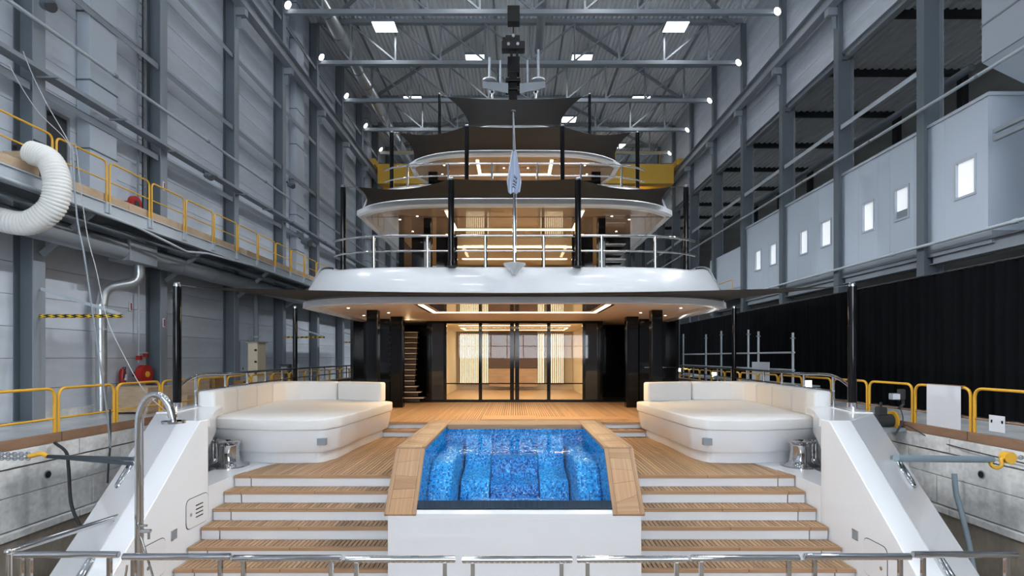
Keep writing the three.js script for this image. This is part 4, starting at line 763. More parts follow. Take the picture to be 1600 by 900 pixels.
// ---- overhangs: soffit, lip, bulwark of each upper deck
const inset = (c, d) => c.map((p, i) => { const a = c[Math.max(i - 1, 0)], b = c[Math.min(i + 1, c.length - 1)], tx = b[0] - a[0], tz = b[1] - a[1], L = Math.hypot(tx, tz); return [p[0] - tz / L * d, p[1] + tx / L * d]; });
const c2 = aft(5.16, 12.2, 1.35, 6, 26), c3 = aft(4.72, 15.4, 1.25, 5, 26.5), c4 = [[-3.4, 26], [-3.55, 23], ...aft(3.95, 19.5, 1.3, 4, 22), [3.55, 23], [3.4, 26]], c5 = aft(1.8, 24, 0.4, 5, 31);
part('soffit', prism(inset(c2, 0.3), 1.27, 1.34), M.satin, Y); part('ceiling_panel', box(-2.08, 2.08, 1.262, 1.269, 12.75, 15.45), M.soffit, Y, 'glossy mirror-like ceiling panel'); part('soffit', prism(inset(c3, 0.15), 4.2, 4.28), M.soffit, Y); part('soffit', prism(inset(c4, 0.12), 7.1, 7.18), M.soffit, Y);
part('overhang_lip', planSweep(c2, [[0, 1.185], [0.06, 1.165], [0.34, 1.2], [0.38, 1.3], [0.2, 1.36], [0.02, 1.33]]), M.white, Y);
part('overhang_lip', planSweep(c3, [[0, 4.24], [0.05, 4.19], [0.22, 4.19], [0.3, 4.4], [0.12, 4.42], [0.01, 4.38]]), M.white, Y);
part('overhang_lip', planSweep(c4, [[0, 7.14], [0.05, 7.08], [0.2, 7.08], [0.3, 7.25], [0.1, 7.28], [0.01, 7.23]]), M.white, Y);
part('bulwark', planSweep(c2, [[0.3, 1.34], [0.06, 1.36], [0.06, 1.46, 0.1], [0.24, 1.76, 0.5], [0.4, 2.0, 1], [0.5, 2.055, 1], [0.66, 2.06, 1], [0.76, 2.03, 1], [0.78, 1.6]], (x, z) => Math.max(0, Math.min(0.55, (z - 12.7) * 0.17)), 0.9), M.white, Y);
part('deck_plate', prism(inset(c2, 0.5), 1.5, 1.6), M.white, Y);
part('bulwark', planSweep(c3, [[0.3, 4.36], [0.15, 4.42], [0.35, 4.85], [0.5, 4.9], [0.62, 4.88], [0.65, 4.4]], undefined, 0.9), M.white, Y);
part('deck_plate', prism(inset(c3, 0.5), 4.42, 4.5), M.white, Y);
part('bulwark', planSweep(c4, [[0.3, 7.2], [0.15, 7.28], [0.3, 7.8], [0.45, 7.82], [0.5, 7.25]], undefined, 0.9), M.white, Y); part('deck_plate', prism(inset(c4, 0.3), 7.24, 7.34), M.white, Y);
part('hardtop', prism(c5, 9.86, 10.0, 0.02), M.white, Y); part('hardtop_pillar', box(-1.6, -1.2, 7.34, 9.86, 26.5, 29, 0.05), M.white, Y); part('hardtop_pillar', box(1.2, 1.6, 7.34, 9.86, 26.5, 29, 0.05), M.white, Y);
{ const d = part('flag_socket', lathe([[0, 0], [0.05, 0], [0.11, 0.1], [0.235, 0.2], [0.25, 0.24], [0.2, 0.24], [0.06, 0.2], [0, 0.2]], 28).translate(0, 1.83, -12.34), M.white, Y); part('throat', cyl(V(0, 2.03, 12.34), V(0, 2.06, 12.34), 0.05, 16), M.chrome, d); }
// upper rails
function upperRail(curve, H, mid, postX, rt = 0.028, end = 5) {
  const c = curve.filter(([x], i) => i > 0 && i < curve.length - 1).slice(end, -end), r = part('guard_rail', sweep(c.map(([x, z]) => V(x, H, z)), rt, 8), M.chrome, Y, 'polished steel guard rail');
  for (const m of mid) part('lower_rail', sweep(c.map(([x, z]) => V(x, m, z)), rt * 0.75, 8), M.chrome, r);
  const zAt = (x) => { for (let i = 0; i < c.length - 1; i++) if (x >= c[i][0] && x <= c[i + 1][0]) return c[i][1] + (c[i + 1][1] - c[i][1]) * (x - c[i][0]) / (c[i + 1][0] - c[i][0]); return c[0][1]; };
  for (const x of postX) part('post', cyl(V(x, mid[mid.length - 1] - 0.42, zAt(x)), V(x, H, zAt(x)), rt * 1.1, 10), M.chrome, r);
}
upperRail(inset(c2, 0.58), 2.79, [2.44], [-3.25, -2.0, -0.67, 0.67, 2.0, 3.25], 0.03, 5);
upperRail(inset(c3, 0.55), 5.55, [5.2, 4.95], [-3.1, -1.9, -0.65, 0.65, 1.9, 3.1], 0.028, 6);
// ---- main deck front: doors, black panelling, saloon
function ledRow(parent, x0, x1, n, y0, y1, Z) { for (let k = 0; k < n; k++) { const x = x0 + (x1 - x0) * (k + 0.5) / n; part('led_strip', box(x - 0.018, x + 0.018, y0, y1, Z - 0.03, Z), M.ledBar, parent); } }
function area(w, h, p, look, k, c = WARM) { const l = new THREE.RectAreaLight(lin(...c), k, w, h); l.position.copy(p); l.lookAt(look); l.castShadow = true; l.name = 'strip_light'; scene.add(l); }
function cove(H, x, zb, zf, k) {                       // U-shaped light slot in a soffit
  const c = part('cove_frame', mg([box(-x - 0.16, x + 0.16, H - 0.012, H - 0.001, zb - 0.1, zb + 0.28), box(-x - 0.16, -x + 0.12, H - 0.012, H - 0.001, zf, zb - 0.1), box(x - 0.12, x + 0.16, H - 0.012, H - 0.001, zf, zb - 0.1)]), M.soffit, Y);
  part('led_cove', mg([box(-x, x, H - 0.022, H - 0.013, zb, zb + 0.2), box(-x - 0.06, -x + 0.06, H - 0.022, H - 0.013, zf, zb + 0.2), box(x - 0.06, x + 0.06, H - 0.022, H - 0.013, zf, zb + 0.2)]), M.led, c);
  area(2 * x, 0.2, V(0, H - 0.03, zb + 0.1), V(0, H - 5, zb + 0.1), k);
  for (const s of [-1, 1]) area(0.12, zb - zf, V(s * x, H - 0.03, (zb + zf) / 2), V(s * x, H - 5, (zb + zf) / 2), k);
}
cove(1.27, 2.25, 15.6, 13.3, 78); cove(4.2, 1.94, 18.2, 15.9, 30); cove(7.1, 1.34, 21.5, 20.0, 30);
for (const [H, list] of [[1.27, [[-4.3, 14.4], [-3.6, 15.9], [4.3, 14.4], [3.6, 15.9], [-4.6, 17], [4.6, 17]]], [4.2, [[-3.5, 17], [3.5, 17], [-3.4, 18.6], [3.4, 18.6], [-2.9, 16.6], [2.9, 16.6]]], [7.1, [[-2.6, 20.6], [-1.7, 20.5], [2.6, 20.6], [1.7, 20.5], [-2.8, 21.6], [2.8, 21.6], [-0.4, 20.9], [0.5, 20.9]]]])
  for (const [x, z] of list) part('downlight', cyl(V(x, H - 0.008, z), V(x, H, z), 0.035, 12), M.spot, Y);
{
  const Zf = 19.6, top = 1.27, fr = [];
  for (const [x, w] of [[-2.44, 0.05], [-1.2, 0.06], [-0.09, 0.07], [0.09, 0.07], [1.2, 0.06], [2.44, 0.05], [-2.95, 0.04], [2.95, 0.04]]) part('door_stile', box(x - w, x + w, DECK, top, Zf - 0.04, Zf + 0.04), M.black, Y);
  part('door_sill', box(-2.99, 2.99, DECK, DECK + 0.09, Zf - 0.05, Zf + 0.05), M.black, Y); part('door_head', box(-2.99, 2.99, top - 0.09, top, Zf - 0.05, Zf + 0.05), M.black, Y); part('door_transom', box(-2.4, 2.4, DECK + 0.63, DECK + 0.67, Zf - 0.02, Zf + 0.02), M.black, Y);
  for (const [a, b] of [[-2.39, -1.26], [-1.14, -0.16], [0.16, 1.14], [1.26, 2.39]]) part('glass_door', box(a, b, DECK + 0.09, top - 0.09, Zf - 0.006, Zf + 0.006), M.glass, Y, 'clear glass door panel');
  for (const s of [-1, 1]) {
    const X = (a, b) => s > 0 ? [a, b] : [-b, -a];
    part('dark_pane', box(...X(2.49, 2.91), DECK + 0.09, top - 0.09, Zf - 0.01, Zf + 0.01), M.darkGlass, Y);
    part('black_pier', box(...X(3.5, 3.88), DECK, top, 17.4, 17.75, 0.02), M.black, Y); part('black_locker', box(...X(3.9, 5.3), DECK, -0.76, 17.45, 18.4, 0.02), M.black, Y);
    part('black_column', box(...X(3.68, 3.98), DECK, top, 14.95, 15.25, 0.02), M.black, Y); part('black_panel', box(...X(4.15, 5.25), DECK, top, 18.5, 18.6), M.black, Y); part('black_panel', box(...X(5.18, 5.28), DECK, top, 17.9, 30), M.black, Y);
    part('black_panel', box(...X(2.98, 3.1), DECK, top, Zf, 22), M.black, Y); part('black_panel', box(...X(3.1, 5.2), DECK, top, 22, 22.1), M.black, Y);
    if (s > 0) part('shelf_line', box(4.3, 5.2, -0.35, -0.33, 18.44, 18.5), M.chrome, Y);
  }
  const st = part('stair_flight', box(-4.1, -4.06, DECK, top, 19.0, 20.5), M.black, Y);
  for (let k = 0; k < 13; k++) { const h = DECK + 0.17 + 0.19 * k, w = k < 3 ? 0.35 - k * 0.12 : 0; part('stair_tread', box(-4.05, -3.45 + w, h, h + 0.035, 19.0 + k * 0.07, 19.35 + k * 0.07, 0.006), M.tan, st); part('tread_edge', box(-4.05, -3.45 + w, h + 0.005, h + 0.03, 18.99 + k * 0.07, 18.999 + k * 0.07), M.cream, st); part('stair_riser', box(-4.03, -3.5 + w * 0.6, h - 0.13, h - 0.005, 19.28 + k * 0.07, 19.32 + k * 0.07), M.walnut, st); }
  const sl = new THREE.PointLight(lin(...WARM), 0.5); sl.position.copy(V(-3.6, 1.0, 18.8)); sl.castShadow = true; scene.add(sl); part('downlight', cyl(V(-3.6, 1.262, 18.8), V(-3.6, 1.27, 18.8), 0.04, 12), M.spot, Y);
  // saloon
  const back = 27.4;
  part('saloon_floor', box(-3.0, 3.0, DECK - 0.06, DECK - 0.001, Zf + 0.05, back), M.wood, Y); part('saloon_ceiling', box(-2.85, 2.85, 1.252, 1.268, Zf + 0.06, back), M.cream, Y); part('saloon_wall', box(-2.97, -2.85, DECK, 1.27, Zf + 0.08, back), M.cream, Y); part('saloon_wall', box(2.85, 2.97, DECK, 1.27, Zf + 0.08, back), M.cream, Y);
  part('saloon_wall', box(-3, 3, DECK, 1.27, back, back + 0.1), M.cream, Y); part('wood_wall', box(-1.25, 1.1, -0.55, 1.25, back - 0.35, back - 0.05), M.walnut, Y); part('sideboard', box(-1.25, 1.1, -1.42, -0.56, back - 0.75, back - 0.2, 0.02), M.wood, Y);
  for (const [a, b, n] of [[-2.66, -1.74, 11], [-1.62, -1.27, 4], [1.12, 1.45, 4], [1.57, 2.4, 9]]) { const p = part('slat_panel', box(a, b, -1.32, 1.15, back - 0.3, back - 0.22), M.tan, Y); ledRow(p, a, b, n, -1.3, 1.13, back - 0.3); }
  area(4.4, 0.3, V(0, 1.232, 22.0), V(0, -5, 22.0), 36, AMBER); area(4.4, 0.3, V(0, 1.232, 25.6), V(0, -5, 25.6), 8, AMBER);
  for (const z of [22, 25.6]) part('ceiling_led', box(-2.2, 2.2, 1.238, 1.25, z - 0.15, z + 0.15), M.led, Y);
  part('wall_lamp', box(-2.85, -2.8, -1.0, 1.0, 20.6, 20.68), M.led, Y); part('wall_lamp', box(2.8, 2.85, -1.0, 1.0, 20.6, 20.68), M.led, Y);
}
// ---- second deck front and saloon
function deckFront(Zf, y0, y1, half, blacks, stiles, back, k, led) {
  for (const [a, b] of blacks) part('black_panel', box(a, b, y0, y1, Zf - 0.02, Zf + 0.06), M.black, Y);
  for (const x of stiles) part('door_stile', box(x - 0.05, x + 0.05, y0, y1, Zf - 0.03, Zf + 0.03), M.black, Y);
  part('glass_front', box(-half + 0.1, half - 0.1, y0, y1, Zf + 0.07, Zf + 0.08), M.glass, Y, 'clear glass front');
  part('saloon_floor', box(-half, half, y0 - 0.05, y0 + 0.01, Zf + 0.1, back), M.wood, Y); part('saloon_ceiling', box(-half, half, y1 - 0.02, y1 + 0.05, Zf + 0.1, back), M.cream, Y); part('saloon_wall', box(-half, half, y0, y1, back, back + 0.1), M.wood, Y);
  for (const s of [-1, 1]) part('deckhouse_side', box(s * half, s * (half - 0.08), y0, y1, Zf, back + 14), M.black, Y);
  for (const z of [Zf + 1.6, Zf + 4.2]) { part('ceiling_led', box(-half * 0.55, half * 0.55, y1 - 0.04, y1 - 0.025, z - 0.12, z + 0.12), M.led, Y); area(half * 1.1, 0.24, V(0, y1 - 0.05, z), V(0, y0 - 4, z), k, AMBER); }
  for (const [a, b, n] of led) { const p = part('slat_panel', box(a, b, y0 + 0.2, y1 - 0.25, back - 0.3, back - 0.24), M.tan, Y); ledRow(p, a, b, n, y0 + 0.22, y1 - 0.27, back - 0.3); }
}
deckFront(19.5, 1.6, 4.2, 4.05, [[-4.05, -3.87], [-3.6, -2.9], [-2.74, -2.06], [2.06, 2.74], [2.88, 4.05]], [-2.05, -1.0, 1.0, 2.05], 25.5, 15, [[-2.2, -1.35, 9], [-1.25, -1.15, 1], [1.15, 1.25, 1], [1.35, 2.2, 9]]);
part('sideboard', box(-1.05, 1.05, 1.61, 2.5, 24.6, 25.2, 0.02), M.wood, Y);
for (const s of [-1, 1]) part('black_column', box(s * 2.52, s * 2.75, 1.6, 4.2, 16.8, 17.1, 0.02), M.black, Y);
for (let k = 0; k < 9; k++) part('stair_tread', box(3.0, 3.78, 1.75 + 0.26 * k, 1.775 + 0.26 * k, 18.9, 19.3, 0.004), M.steelPale, Y);
deckFront(22.4, 4.5, 7.1, 3.3, [[-3.3, -2.7], [2.7, 3.3]], [-2.0, -0.7, 0.7, 2.0], 27, 14, []);
for (const s of [-1, 1]) { part('black_column', box(s * 2.95, s * 3.3, 4.5, 7.1, 21.3, 21.55, 0.02), M.black, Y); }
part('deckhouse', box(-5.15, 5.15, DECK, 1.27, 30, 50), M.black, Y); part('hull_core', box(-6.7, 6.7, KEEL, DECK - 0.07, 14.9, 52), M.white, Y); part('mast_house', box(-1.5, 1.5, 7.35, 9.85, 29, 33, 0.1), M.white, Y);
// ---- mast
{
  const Z = 27, b = (x0, x1, y0, y1, d = 0.4, bev = 0.03, dz = 0) => { const p = at(x0, y1, Z), q = at(x1, y0, Z); return box(p.x, q.x, p.y, q.y, Z - d / 2 + dz, Z + d / 2 + dz, bev); };
  const m = part('mast', mg([b(795, 808, 116, 205), b(793, 812, 92, 117, 0.5)]), M.black, Y, 'black signal mast');
  part('mast_collar', mg([b(790, 813, 126, 131, 0.6), b(790, 813, 140, 144, 0.6)]), M.black, m); part('signal_box', b(793, 812, 13, 38, 0.5), M.blackMatt, m); part('signal_pole', mg([b(801, 803, 38, 60, 0.06, 0), b(797, 801, 78, 93, 0.12), b(806, 810, 78, 93, 0.12)]), M.blackMatt, m);
  part('signal_frame', mg([b(790, 812, 58, 72, 0.4), b(784, 820, 68, 80, 0.5), b(785, 791, 60, 70, 0.3)]), M.blackMatt, m);
  for (const [x, y] of [[802, 56], [794.5, 69], [809, 69]]) { const p = at(x, y, Z - 0.3); part('signal_lamp', cyl(p, p.clone().add(new THREE.Vector3(0, 0, 0.06)), 0.07, 14), M.steelPale, m); }
  for (const s of [-1, 1]) {
    const X = (x) => 803 + s * x;
    const arm = loft([[at(X(9), 130, Z - 0.4), at(X(9), 146, Z - 0.4), at(X(9), 146, Z + 0.4), at(X(9), 130, Z + 0.4)], [at(X(49), 127, Z - 0.5), at(X(49), 137, Z - 0.5), at(X(49), 137, Z + 0.5), at(X(49), 127, Z + 0.5)]], true, 0.3);
    part('radar_arm', arm, M.steelMid, m); const c = at(X(38), 127, Z); part('radar_plate', cyl(c, c.clone().add(new THREE.Vector3(0, 0.06, 0)), 0.34, 22), M.white, m);
    part('antenna', mg([cyl(at(X(38), 126, Z), at(X(38), s > 0 ? 78 : 90, Z), 0.06, 10), cyl(at(X(21), 132, Z), at(X(21), 94, Z), 0.05, 10)]), M.steelPale, m);
    const q = at(X(34), 143, Z - 0.2); part('camera_dome', new THREE.SphereGeometry(0.13, 16, 12).translate(q.x, q.y, q.z), M.white, m); const e = at(X(34), 143.5, Z - 0.32); part('camera_lens', new THREE.SphereGeometry(0.06, 12, 8).translate(e.x, e.y, e.z), M.black, m); part('camera_stem', cyl(at(X(34), 138, Z - 0.2), at(X(34), 153, Z - 0.2), 0.06, 10), M.white, m);
  }
}
// ================================================================= LOOSE THINGS ON THE YACHT
// sofas
for (const [s, side] of [[-1, 'left'], [1, 'right']]) {
  const t = thing('deck_sofa', `large white upholstered corner sofa on the ${side} side of the aft deck`, 'sofa', 'aft deck sofas');
  const seat = roundPoly(mir([[5.9, 10.22], [4.2, 9.76], [3.4, 9.84], [3.22, 10.3], [3.12, 11.4], [2.96, 13.4], [3.02, 13.8], [3.6, 14.25], [4.6, 14.68], [5.9, 14.72], [6.22, 14.2], [6.2, 13.6]], s), [0.06, 0.3, 0.12, 0.1, 0.4, 0.1, 0.12, 0.3, 0.2, 0.2, 0.2, 0.2]);
  const sc = (p, k) => p.map(([x, z]) => { const cx = s * 4.6, cz = 12.2; const d = Math.hypot(x - cx, z - cz); return [x + (cx - x) / d * k, z + (cz - z) / d * k]; });
  part('seat_cushion', prism(seat, -1.3, -1.1, 0.03), M.fabric, t);
  part('sofa_base', loft([sc(seat, 0.03), sc(seat, 0.03), sc(seat, 0.09), sc(seat, 0.11)].map((r, i) => r.map(([x, z]) => V(x, [-1.302, -1.36, -1.66, -1.7][i], z))), true, 0.35), M.white, t);
  part('plinth', prism(sc(seat, 0.2), LAND - 0.003, -1.7), M.white, t); part('vent', box(s * 3.42 - 0.075, s * 3.42 + 0.075, -1.56, -1.44, 9.84, 9.94), M.steelMid, t);
  const cush = (poly, nm = 'back_cushion') => part(nm, prism(roundPoly(mir(poly, s), 0.07), -1.115, -0.63, 0.05), M.fabric, t);
  const A = [5.54, 10.28], B = [5.86, 13.5]; const P = (k) => [A[0] + (B[0] - A[0]) * k, A[1] + (B[1] - A[1]) * k], w = 0.31;
  for (const [a, b] of [[0, 0.34], [0.342, 0.68], [0.682, 1]]) { const p = P(a), q = P(b); cush([p, q, [q[0] + w, q[1] - 0.02], [p[0] + w, p[1] - 0.02]]); }
  cush([[5.862, 13.505], [6.17, 13.49], [6.2, 14.3], [5.95, 14.66], [4.58, 14.64], [4.57, 14.32], [5.5, 14.27], [5.78, 14.05]], 'corner_cushion');
  cush([[4.56, 14.31], [4.55, 14.63], [3.24, 14.05], [3.3, 13.74]]);
}
// bollards
{
  const prof = [[0, 0], [0.3, 0], [0.305, 0.02], [0.25, 0.045], [0.18, 0.085], [0.162, 0.13], [0.16, 0.36], [0.17, 0.38], [0.205, 0.41], [0.205, 0.435], [0.18, 0.445], [0.12, 0.445], [0.1, 0.43], [0, 0.43]], g = lathe(prof, 36), small = lathe(prof.map(([r, y]) => [r * 0.62, y * 0.98]), 28);
  for (const [s, side] of [[-1, 'left'], [1, 'right']]) for (const [k, x, z, geo, w] of [[0, 4.98, 9.72, g, 'wide'], [1, 5.28, 9.22, small, 'slim front'], [2, 5.42, 10.02, small, 'slim rear']]) {
    const t = thing('mooring_bollard', `${w} polished steel mooring bollard beside the ${side} sofa`, 'bollard', 'mooring bollards'); t.position.set(s * x, LAND, -z); part('drum', geo, M.chrome, t); part('base_plate', k ? box(-0.24, 0.24, -0.001, 0.02, -0.2, 0.2, 0.01) : cyl(new THREE.Vector3(0, -0.002, 0), new THREE.Vector3(0, 0.004, 0), 0.32, 30), M.chrome, t);
  }
}
// awning poles
function pole(label, x, y0, y1, Z, r) {
  const t = thing('awning_pole', label, 'pole', 'black awning poles');
  part('shaft', cyl(V(x, y0 + 0.06, Z), V(x, y1 - 0.04, Z), r, 20), M.black, t); part('collar', cyl(V(x, y0, Z), V(x, y0 + 0.12, Z), r * 1.12, 20), y0 < 0 ? M.chrome : M.black, t); part('foot_ring', cyl(V(x, y0 - 0.012, Z), V(x, y0 + 0.008, Z), r * 1.7, 22), M.rubber, t); part('cap', mg([cyl(V(x, y1 - 0.04, Z), V(x, y1, Z), r * 0.8, 16), cyl(V(x - r * 0.6, y1 + 0.02, Z), V(x + r * 0.6, y1 + 0.02, Z), r * 0.25, 8)]), M.chrome, t);
  return t;
}
for (const [s, side] of [[-1, 'left'], [1, 'right']]) {
  pole(`tall black awning pole on the ${side} stern wing, nearest of all`, s * 5.88, -0.91, 1.27, 9.7, 0.07); pole(`black awning pole behind the ${side} sofa`, s * 6.78, -0.86, 1.55, 17.2, 0.07);
  pole(`thick black pole at the ${side} corner of the white upper bulwark`, s * 4.28, 2.08, 4.27, 13.9, 0.07); pole(`black pole on the white upper bulwark ${side} of the flagstaff`, s * 1.43, 2.04, 4.02, 12.55, 0.07);
  pole(`black pole at the ${side} corner of the third deck`, s * 3.84, 4.88, 7.04, 17.4, 0.062); pole(`black pole on the third deck ${side} of centre`, s * 1.37, 4.88, 6.63, 15.95, 0.062);
  pole(`thin black pole at the ${side} of the topmost awning`, s * 2.83, 7.8, 9.93, 21, 0.055);
}
// awnings
function awning(label, front, back, bow, corners, nu = 48) {   // front/back: u in [-1, 1] -> Vector3
  const t = thing('awning', label, 'awning', 'dark awnings');
  part('canopy', grid((a, v) => { const u = 2 * a - 1, p = front(u).lerp(back(u), v), k = 1 - bow * 4 * v * (1 - v); p.x *= k; p.y -= 0.02 * Math.sin(Math.PI * v) * (1 - u * u); return p; }, nu, 12, 0.006), M.sail, t);
  for (const [p, q] of corners) part('cable', cyl(p, q, 0.008, 6), M.chrome, t);
  return t;
}
const zOn = (c, x) => { const q = c.slice(1, -1); for (let i = 0; i < q.length - 1; i++) if (x >= q[i][0] && x <= q[i + 1][0]) return q[i][1] + (q[i + 1][1] - q[i][1]) * (x - q[i][0]) / Math.max(1e-6, q[i + 1][0] - q[i][0]); return q[0][1]; };
const two = (s) => s;
awning('wide dark awning stretched between the stern poles and the first overhang', (u) => V(5.72 * u, 1.262, 9.98 + 0.95 * (1 - u * u)), (u) => V(5.05 * u, 1.375, zOn(c2, 5.05 * u) + 0.1), 0.02, [-1, 1].map((s) => [V(s * 5.86, 1.26, 9.7), V(s * 5.72, 1.258, 9.98)]));
const e2 = (x) => Math.abs(x) < 1.43 ? V(x, 4.02, 12.55 + 0.12 * (1 - (x / 1.43) ** 2)) : (() => { const k = (Math.abs(x) - 1.43) / (3.85 - 1.43); return V(x, 4.02 + 0.18 * k - 0.03 * Math.sin(Math.PI * k), 12.55 + 1.2 * k + 0.35 * Math.sin(Math.PI * k)); })();
awning('dark awning below the second overhang lip on the white bulwark poles', (u) => e2(3.85 * u), (u) => V(4.4 * u, 4.43, zOn(c3, 4.4 * u) + 0.08), 0.03, [-1, 1].map((s) => [V(s * 4.25, 4.24, 13.88), V(s * 3.86, 4.2, 13.75)]));
const e3 = (x) => Math.abs(x) < 1.37 ? V(x, 6.62, 15.95 + 0.12 * (1 - (x / 1.37) ** 2)) : (() => { const k = (Math.abs(x) - 1.37) / (3.62 - 1.37); return V(x, 6.62 + 0.38 * k - 0.02 * Math.sin(Math.PI * k), 15.95 + 1.4 * k + 0.35 * Math.sin(Math.PI * k)); })();
awning('dark awning above the third deck rail', (u) => e3(3.62 * u), (u) => V(3.75 * u, 7.29, zOn(c4.slice(2, -2), 3.75 * u) + 0.08), 0.05, [-1, 1].map((s) => [V(s * 3.82, 7.02, 17.4), V(s * 3.63, 7.0, 17.36)]));
awning('small brown topmost awning below the mast', (u) => V(2.55 * u, 9.84 - 0.06 * (1 - u * u), 21.05 + 0.1 * (1 - u * u)), (u) => V(1.95 * u, 10.02, 24.02), 0.07, [-1, 1].map((s) => [V(s * 2.8, 9.9, 21), V(s * 2.56, 9.85, 21.04)]));
// flagstaff and flag
{
  const t = thing('flagstaff', 'polished flagstaff standing on the middle of the white upper bulwark', 'flagstaff');
  part('lower_tube', cyl(V(0, 2.03, 12.34), V(-0.005, 3.2, 12.34), 0.042, 14), M.chrome, t); part('upper_tube', cyl(V(-0.005, 3.2, 12.34), V(-0.03, 5.44, 12.34), 0.03, 12, 0.018), M.chrome, t); part('truck', cyl(V(-0.03, 5.44, 12.34), V(-0.03, 5.46, 12.34), 0.055, 12), M.chrome, t); part('cleat', box(-0.02, 0.04, 2.3, 2.46, 12.27, 12.3, 0.01), M.chrome, t);
  part('halyard', sweep(smooth([V(0.03, 2.38, 12.27), V(0.045, 3.0, 12.27), V(0.02, 4.4, 12.3), V(-0.02, 5.4, 12.32)], 20), 0.006, 5), M.rope, t);
  const cv = document.createElement('canvas'); cv.width = 256; cv.height = 512; const x = cv.getContext('2d'); x.fillStyle = '#b9c3d6'; x.fillRect(0, 0, 256, 512); x.save(); x.translate(150, 470); x.rotate(-Math.PI / 2 + 0.25); x.fillStyle = '#2a3358'; x.font = 'bold 92px sans-serif'; x.fillText('HEE', 0, 0); x.restore();
  const ft = new THREE.CanvasTexture(cv); ft.colorSpace = THREE.SRGBColorSpace;
  const fg = new THREE.PlaneGeometry(0.3, 0.92, 16, 24), p = fg.attributes.position; for (let i = 0; i < p.count; i++) { const a = p.getX(i), b = p.getY(i), n = 0.5 - b / 0.92, w = 0.35 + 0.75 * Math.min(1, n * 1.3) - 0.9 * Math.max(0, n - 0.72); p.setX(i, a * w); p.setZ(i, 0.045 * Math.sin(a * 42 + n * 2.2) * (0.6 + n)); }
  fg.computeVertexNormals(); fg.translate(-0.01, 4.06, -12.22);
  one('flag', 'furled pale blue flag with dark letters hanging from the flagstaff', 'flag', fg, new THREE.MeshStandardMaterial({ map: ft, roughness: 0.8, side: THREE.DoubleSide }));
}
// shower on the swim platform
{
  const t = thing('deck_shower', 'tall polished gooseneck deck shower at the left foot of the stairs', 'shower'), Z = 6.2, x = -4.18, path = [V(x, -3.09, Z), V(x, -1.1, Z)];
  for (let k = 0; k <= 14; k++) { const f = Math.PI - Math.PI * 0.93 * k / 14; path.push(V(x + 0.19 + 0.19 * Math.cos(f), -0.75 + 0.33 * Math.sin(f), Z)); }
  part('tube', sweep(path, 0.044, 16), M.chrome, t); const e = path[path.length - 1];
  part('joint', cyl(e.clone().add(new THREE.Vector3(0, 0.02, 0)), V(e.x + 0.01, -0.73, Z), 0.03, 14), M.chrome, t); part('shower_head', cyl(V(e.x + 0.01, -0.735, Z), V(e.x + 0.01, -0.71, Z), 0.12, 26), M.chrome, t);
  part('mixer', mg([cyl(V(x + 0.03, -1.93, Z - 0.02), V(x + 0.14, -1.93, Z - 0.02), 0.022, 12), cyl(V(x + 0.12, -1.93, Z - 0.02), V(x + 0.12, -2.02, Z - 0.02), 0.013, 8), cyl(V(x + 0.03, -1.87, Z - 0.02), V(x + 0.1, -1.87, Z - 0.02), 0.014, 8)]), M.chrome, t);
  part('hose', sweep(smooth([V(x + 0.05, -2.0, Z - 0.04), V(x + 0.12, -2.2, Z - 0.05), V(x + 0.2, -2.6, Z - 0.05), V(x + 0.05, -2.75, Z - 0.05), V(x - 0.12, -2.6, Z - 0.05), V(x - 0.1, -2.3, Z - 0.05)], 30), 0.012, 8), M.chrome, t);
  part('base_flange', cyl(V(x, -3.1, Z), V(x, -3.07, Z), 0.1, 22), M.chrome, t);
}
// removable rails along the swim platform
{
  const secs = [[25, 185], [193, 360], [365, 533], [541, 711], [723, 893], [902, 1073], [1080, 1248], [1257, 1422], [1427, 1588]];
  secs.forEach(([a, b], k) => {
    const cxp = (a + b) / 2 - CX, Z = 5.5 + 0.14 * (cxp / 700) ** 2, x0 = (a - CX) * Z / F, x1 = (b - CX) * Z / F, H = -2.0, t = thing('platform_rail', `polished steel rail section in the foreground, ${['leftmost', 'second from the left', 'third from the left', 'fourth from the left', 'middle', 'fourth from the right', 'third from the right', 'second from the right', 'rightmost'][k]}`, 'rail', 'foreground rail sections');
    part('rail', cyl(V(x0, H, Z), V(x1, H, Z), 0.034, 16), M.chrome, t); part('end_cap', cyl(V(x0 - 0.006, H, Z), V(x0, H, Z), 0.026, 14), M.chrome, t); part('end_cap', cyl(V(x1, H, Z), V(x1 + 0.006, H, Z), 0.026, 14), M.chrome, t);
    for (const x of k === 0 ? [x0 + 0.05, x0 + 0.14, x1 - 0.09] : [x0 + 0.1, x1 - 0.1]) part('post', box(x - 0.02, x + 0.02, -3.1, H - 0.025, Z - 0.02, Z + 0.02, 0.006), M.chrome, t);
  });
  const t = thing('side_rail', 'sloping polished steel side rail joining the left stern wing', 'rail'); part('top_rail', cyl(V(-5.2, -2.0, 5.72), V(-4.93, -1.99, 7.0), 0.034, 14), M.chrome, t); part('end_ball', new THREE.SphereGeometry(0.036, 14, 10).translate(-5.2, -2.0, -5.72), M.chrome, t);
  part('stanchion', mg([cyl(V(-4.93, -2.0, 6.9), V(-4.9, -3.09, 6.2), 0.024, 12), cyl(V(-5.2, -2.0, 5.73), V(-5.2, -3.09, 5.73), 0.024, 12)]), M.chrome, t); part('mid_rail', cyl(V(-5.2, -2.55, 5.73), V(-4.92, -2.5, 6.55), 0.024, 12), M.chrome, t);
}
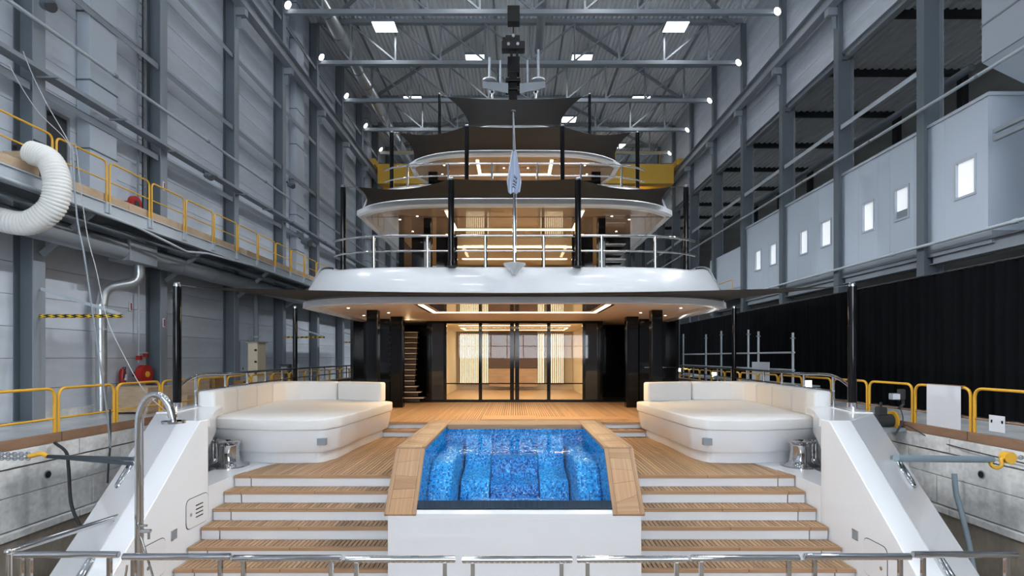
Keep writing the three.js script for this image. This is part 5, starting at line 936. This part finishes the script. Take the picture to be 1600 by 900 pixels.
// mooring slings
{
  const t = thing('mooring_sling', 'black mooring sling with chain from the left stern wing to the left dock side', 'sling'), a = at(207, 717, 7.9), b = at(74, 713, 8.6);
  part('strap', mg([beam(a, b, 0.03, 0.05), beam(a.clone().add(new THREE.Vector3(0, -0.07, 0)), b, 0.03, 0.05)]), M.sling, t); part('hook', sweep(smooth([b.clone(), b.clone().add(new THREE.Vector3(-0.08, 0.04, 0)), b.clone().add(new THREE.Vector3(-0.2, 0.02, 0)), b.clone().add(new THREE.Vector3(-0.28, 0.0, 0))], 12), 0.035, 8), M.yellow, t);
  const link = new THREE.TorusGeometry(0.028, 0.009, 6, 12); const ch = []; for (let k = 0; k < 42; k++) for (const dy of [0.035, -0.03]) ch.push(clean(link.clone().scale(1.35, 1, 1).rotateX(k % 2 ? Math.PI / 2 : 0).translate(b.x - 0.3 - k * 0.05, b.y + dy, b.z + k * 0.001))); stuff('chain', mg(ch), M.steelMid, t);
  const u = thing('mooring_sling', 'grey mooring sling with a yellow hook from the right stern wing', 'sling'), c = at(1400, 716, 7.9), d = at(1550, 718, 8.5);
  part('strap', sweep([c, d], 0.05, 10), M.slingGrey, u); part('hook', sweep(smooth([d.clone(), d.clone().add(new THREE.Vector3(-0.06, -0.07, 0.05)), d.clone().add(new THREE.Vector3(0.02, -0.12, 0.05)), d.clone().add(new THREE.Vector3(0.1, -0.08, 0.05)), d.clone().add(new THREE.Vector3(0.12, 0.01, 0.03)), d.clone().add(new THREE.Vector3(0.2, 0.03, 0))], 24), 0.026, 8), M.yellow, u); const blk = d.clone().add(new THREE.Vector3(0.24, 0.03, 0)); part('block', cyl(blk.clone().add(new THREE.Vector3(0, 0, -0.06)), blk.clone().add(new THREE.Vector3(0, 0, 0.06)), 0.09, 18), M.yellow, u);
  const c2h = []; for (let k = 0; k < 30; k++) c2h.push(clean(link.clone().scale(1.35, 1, 1).rotateX(k % 2 ? Math.PI / 2 : 0).translate(blk.x + 0.1 + k * 0.05, blk.y, blk.z))); stuff('chain', mg(c2h), M.steelMid, u);
}
shade(scene);
renderer.render(scene, camera);
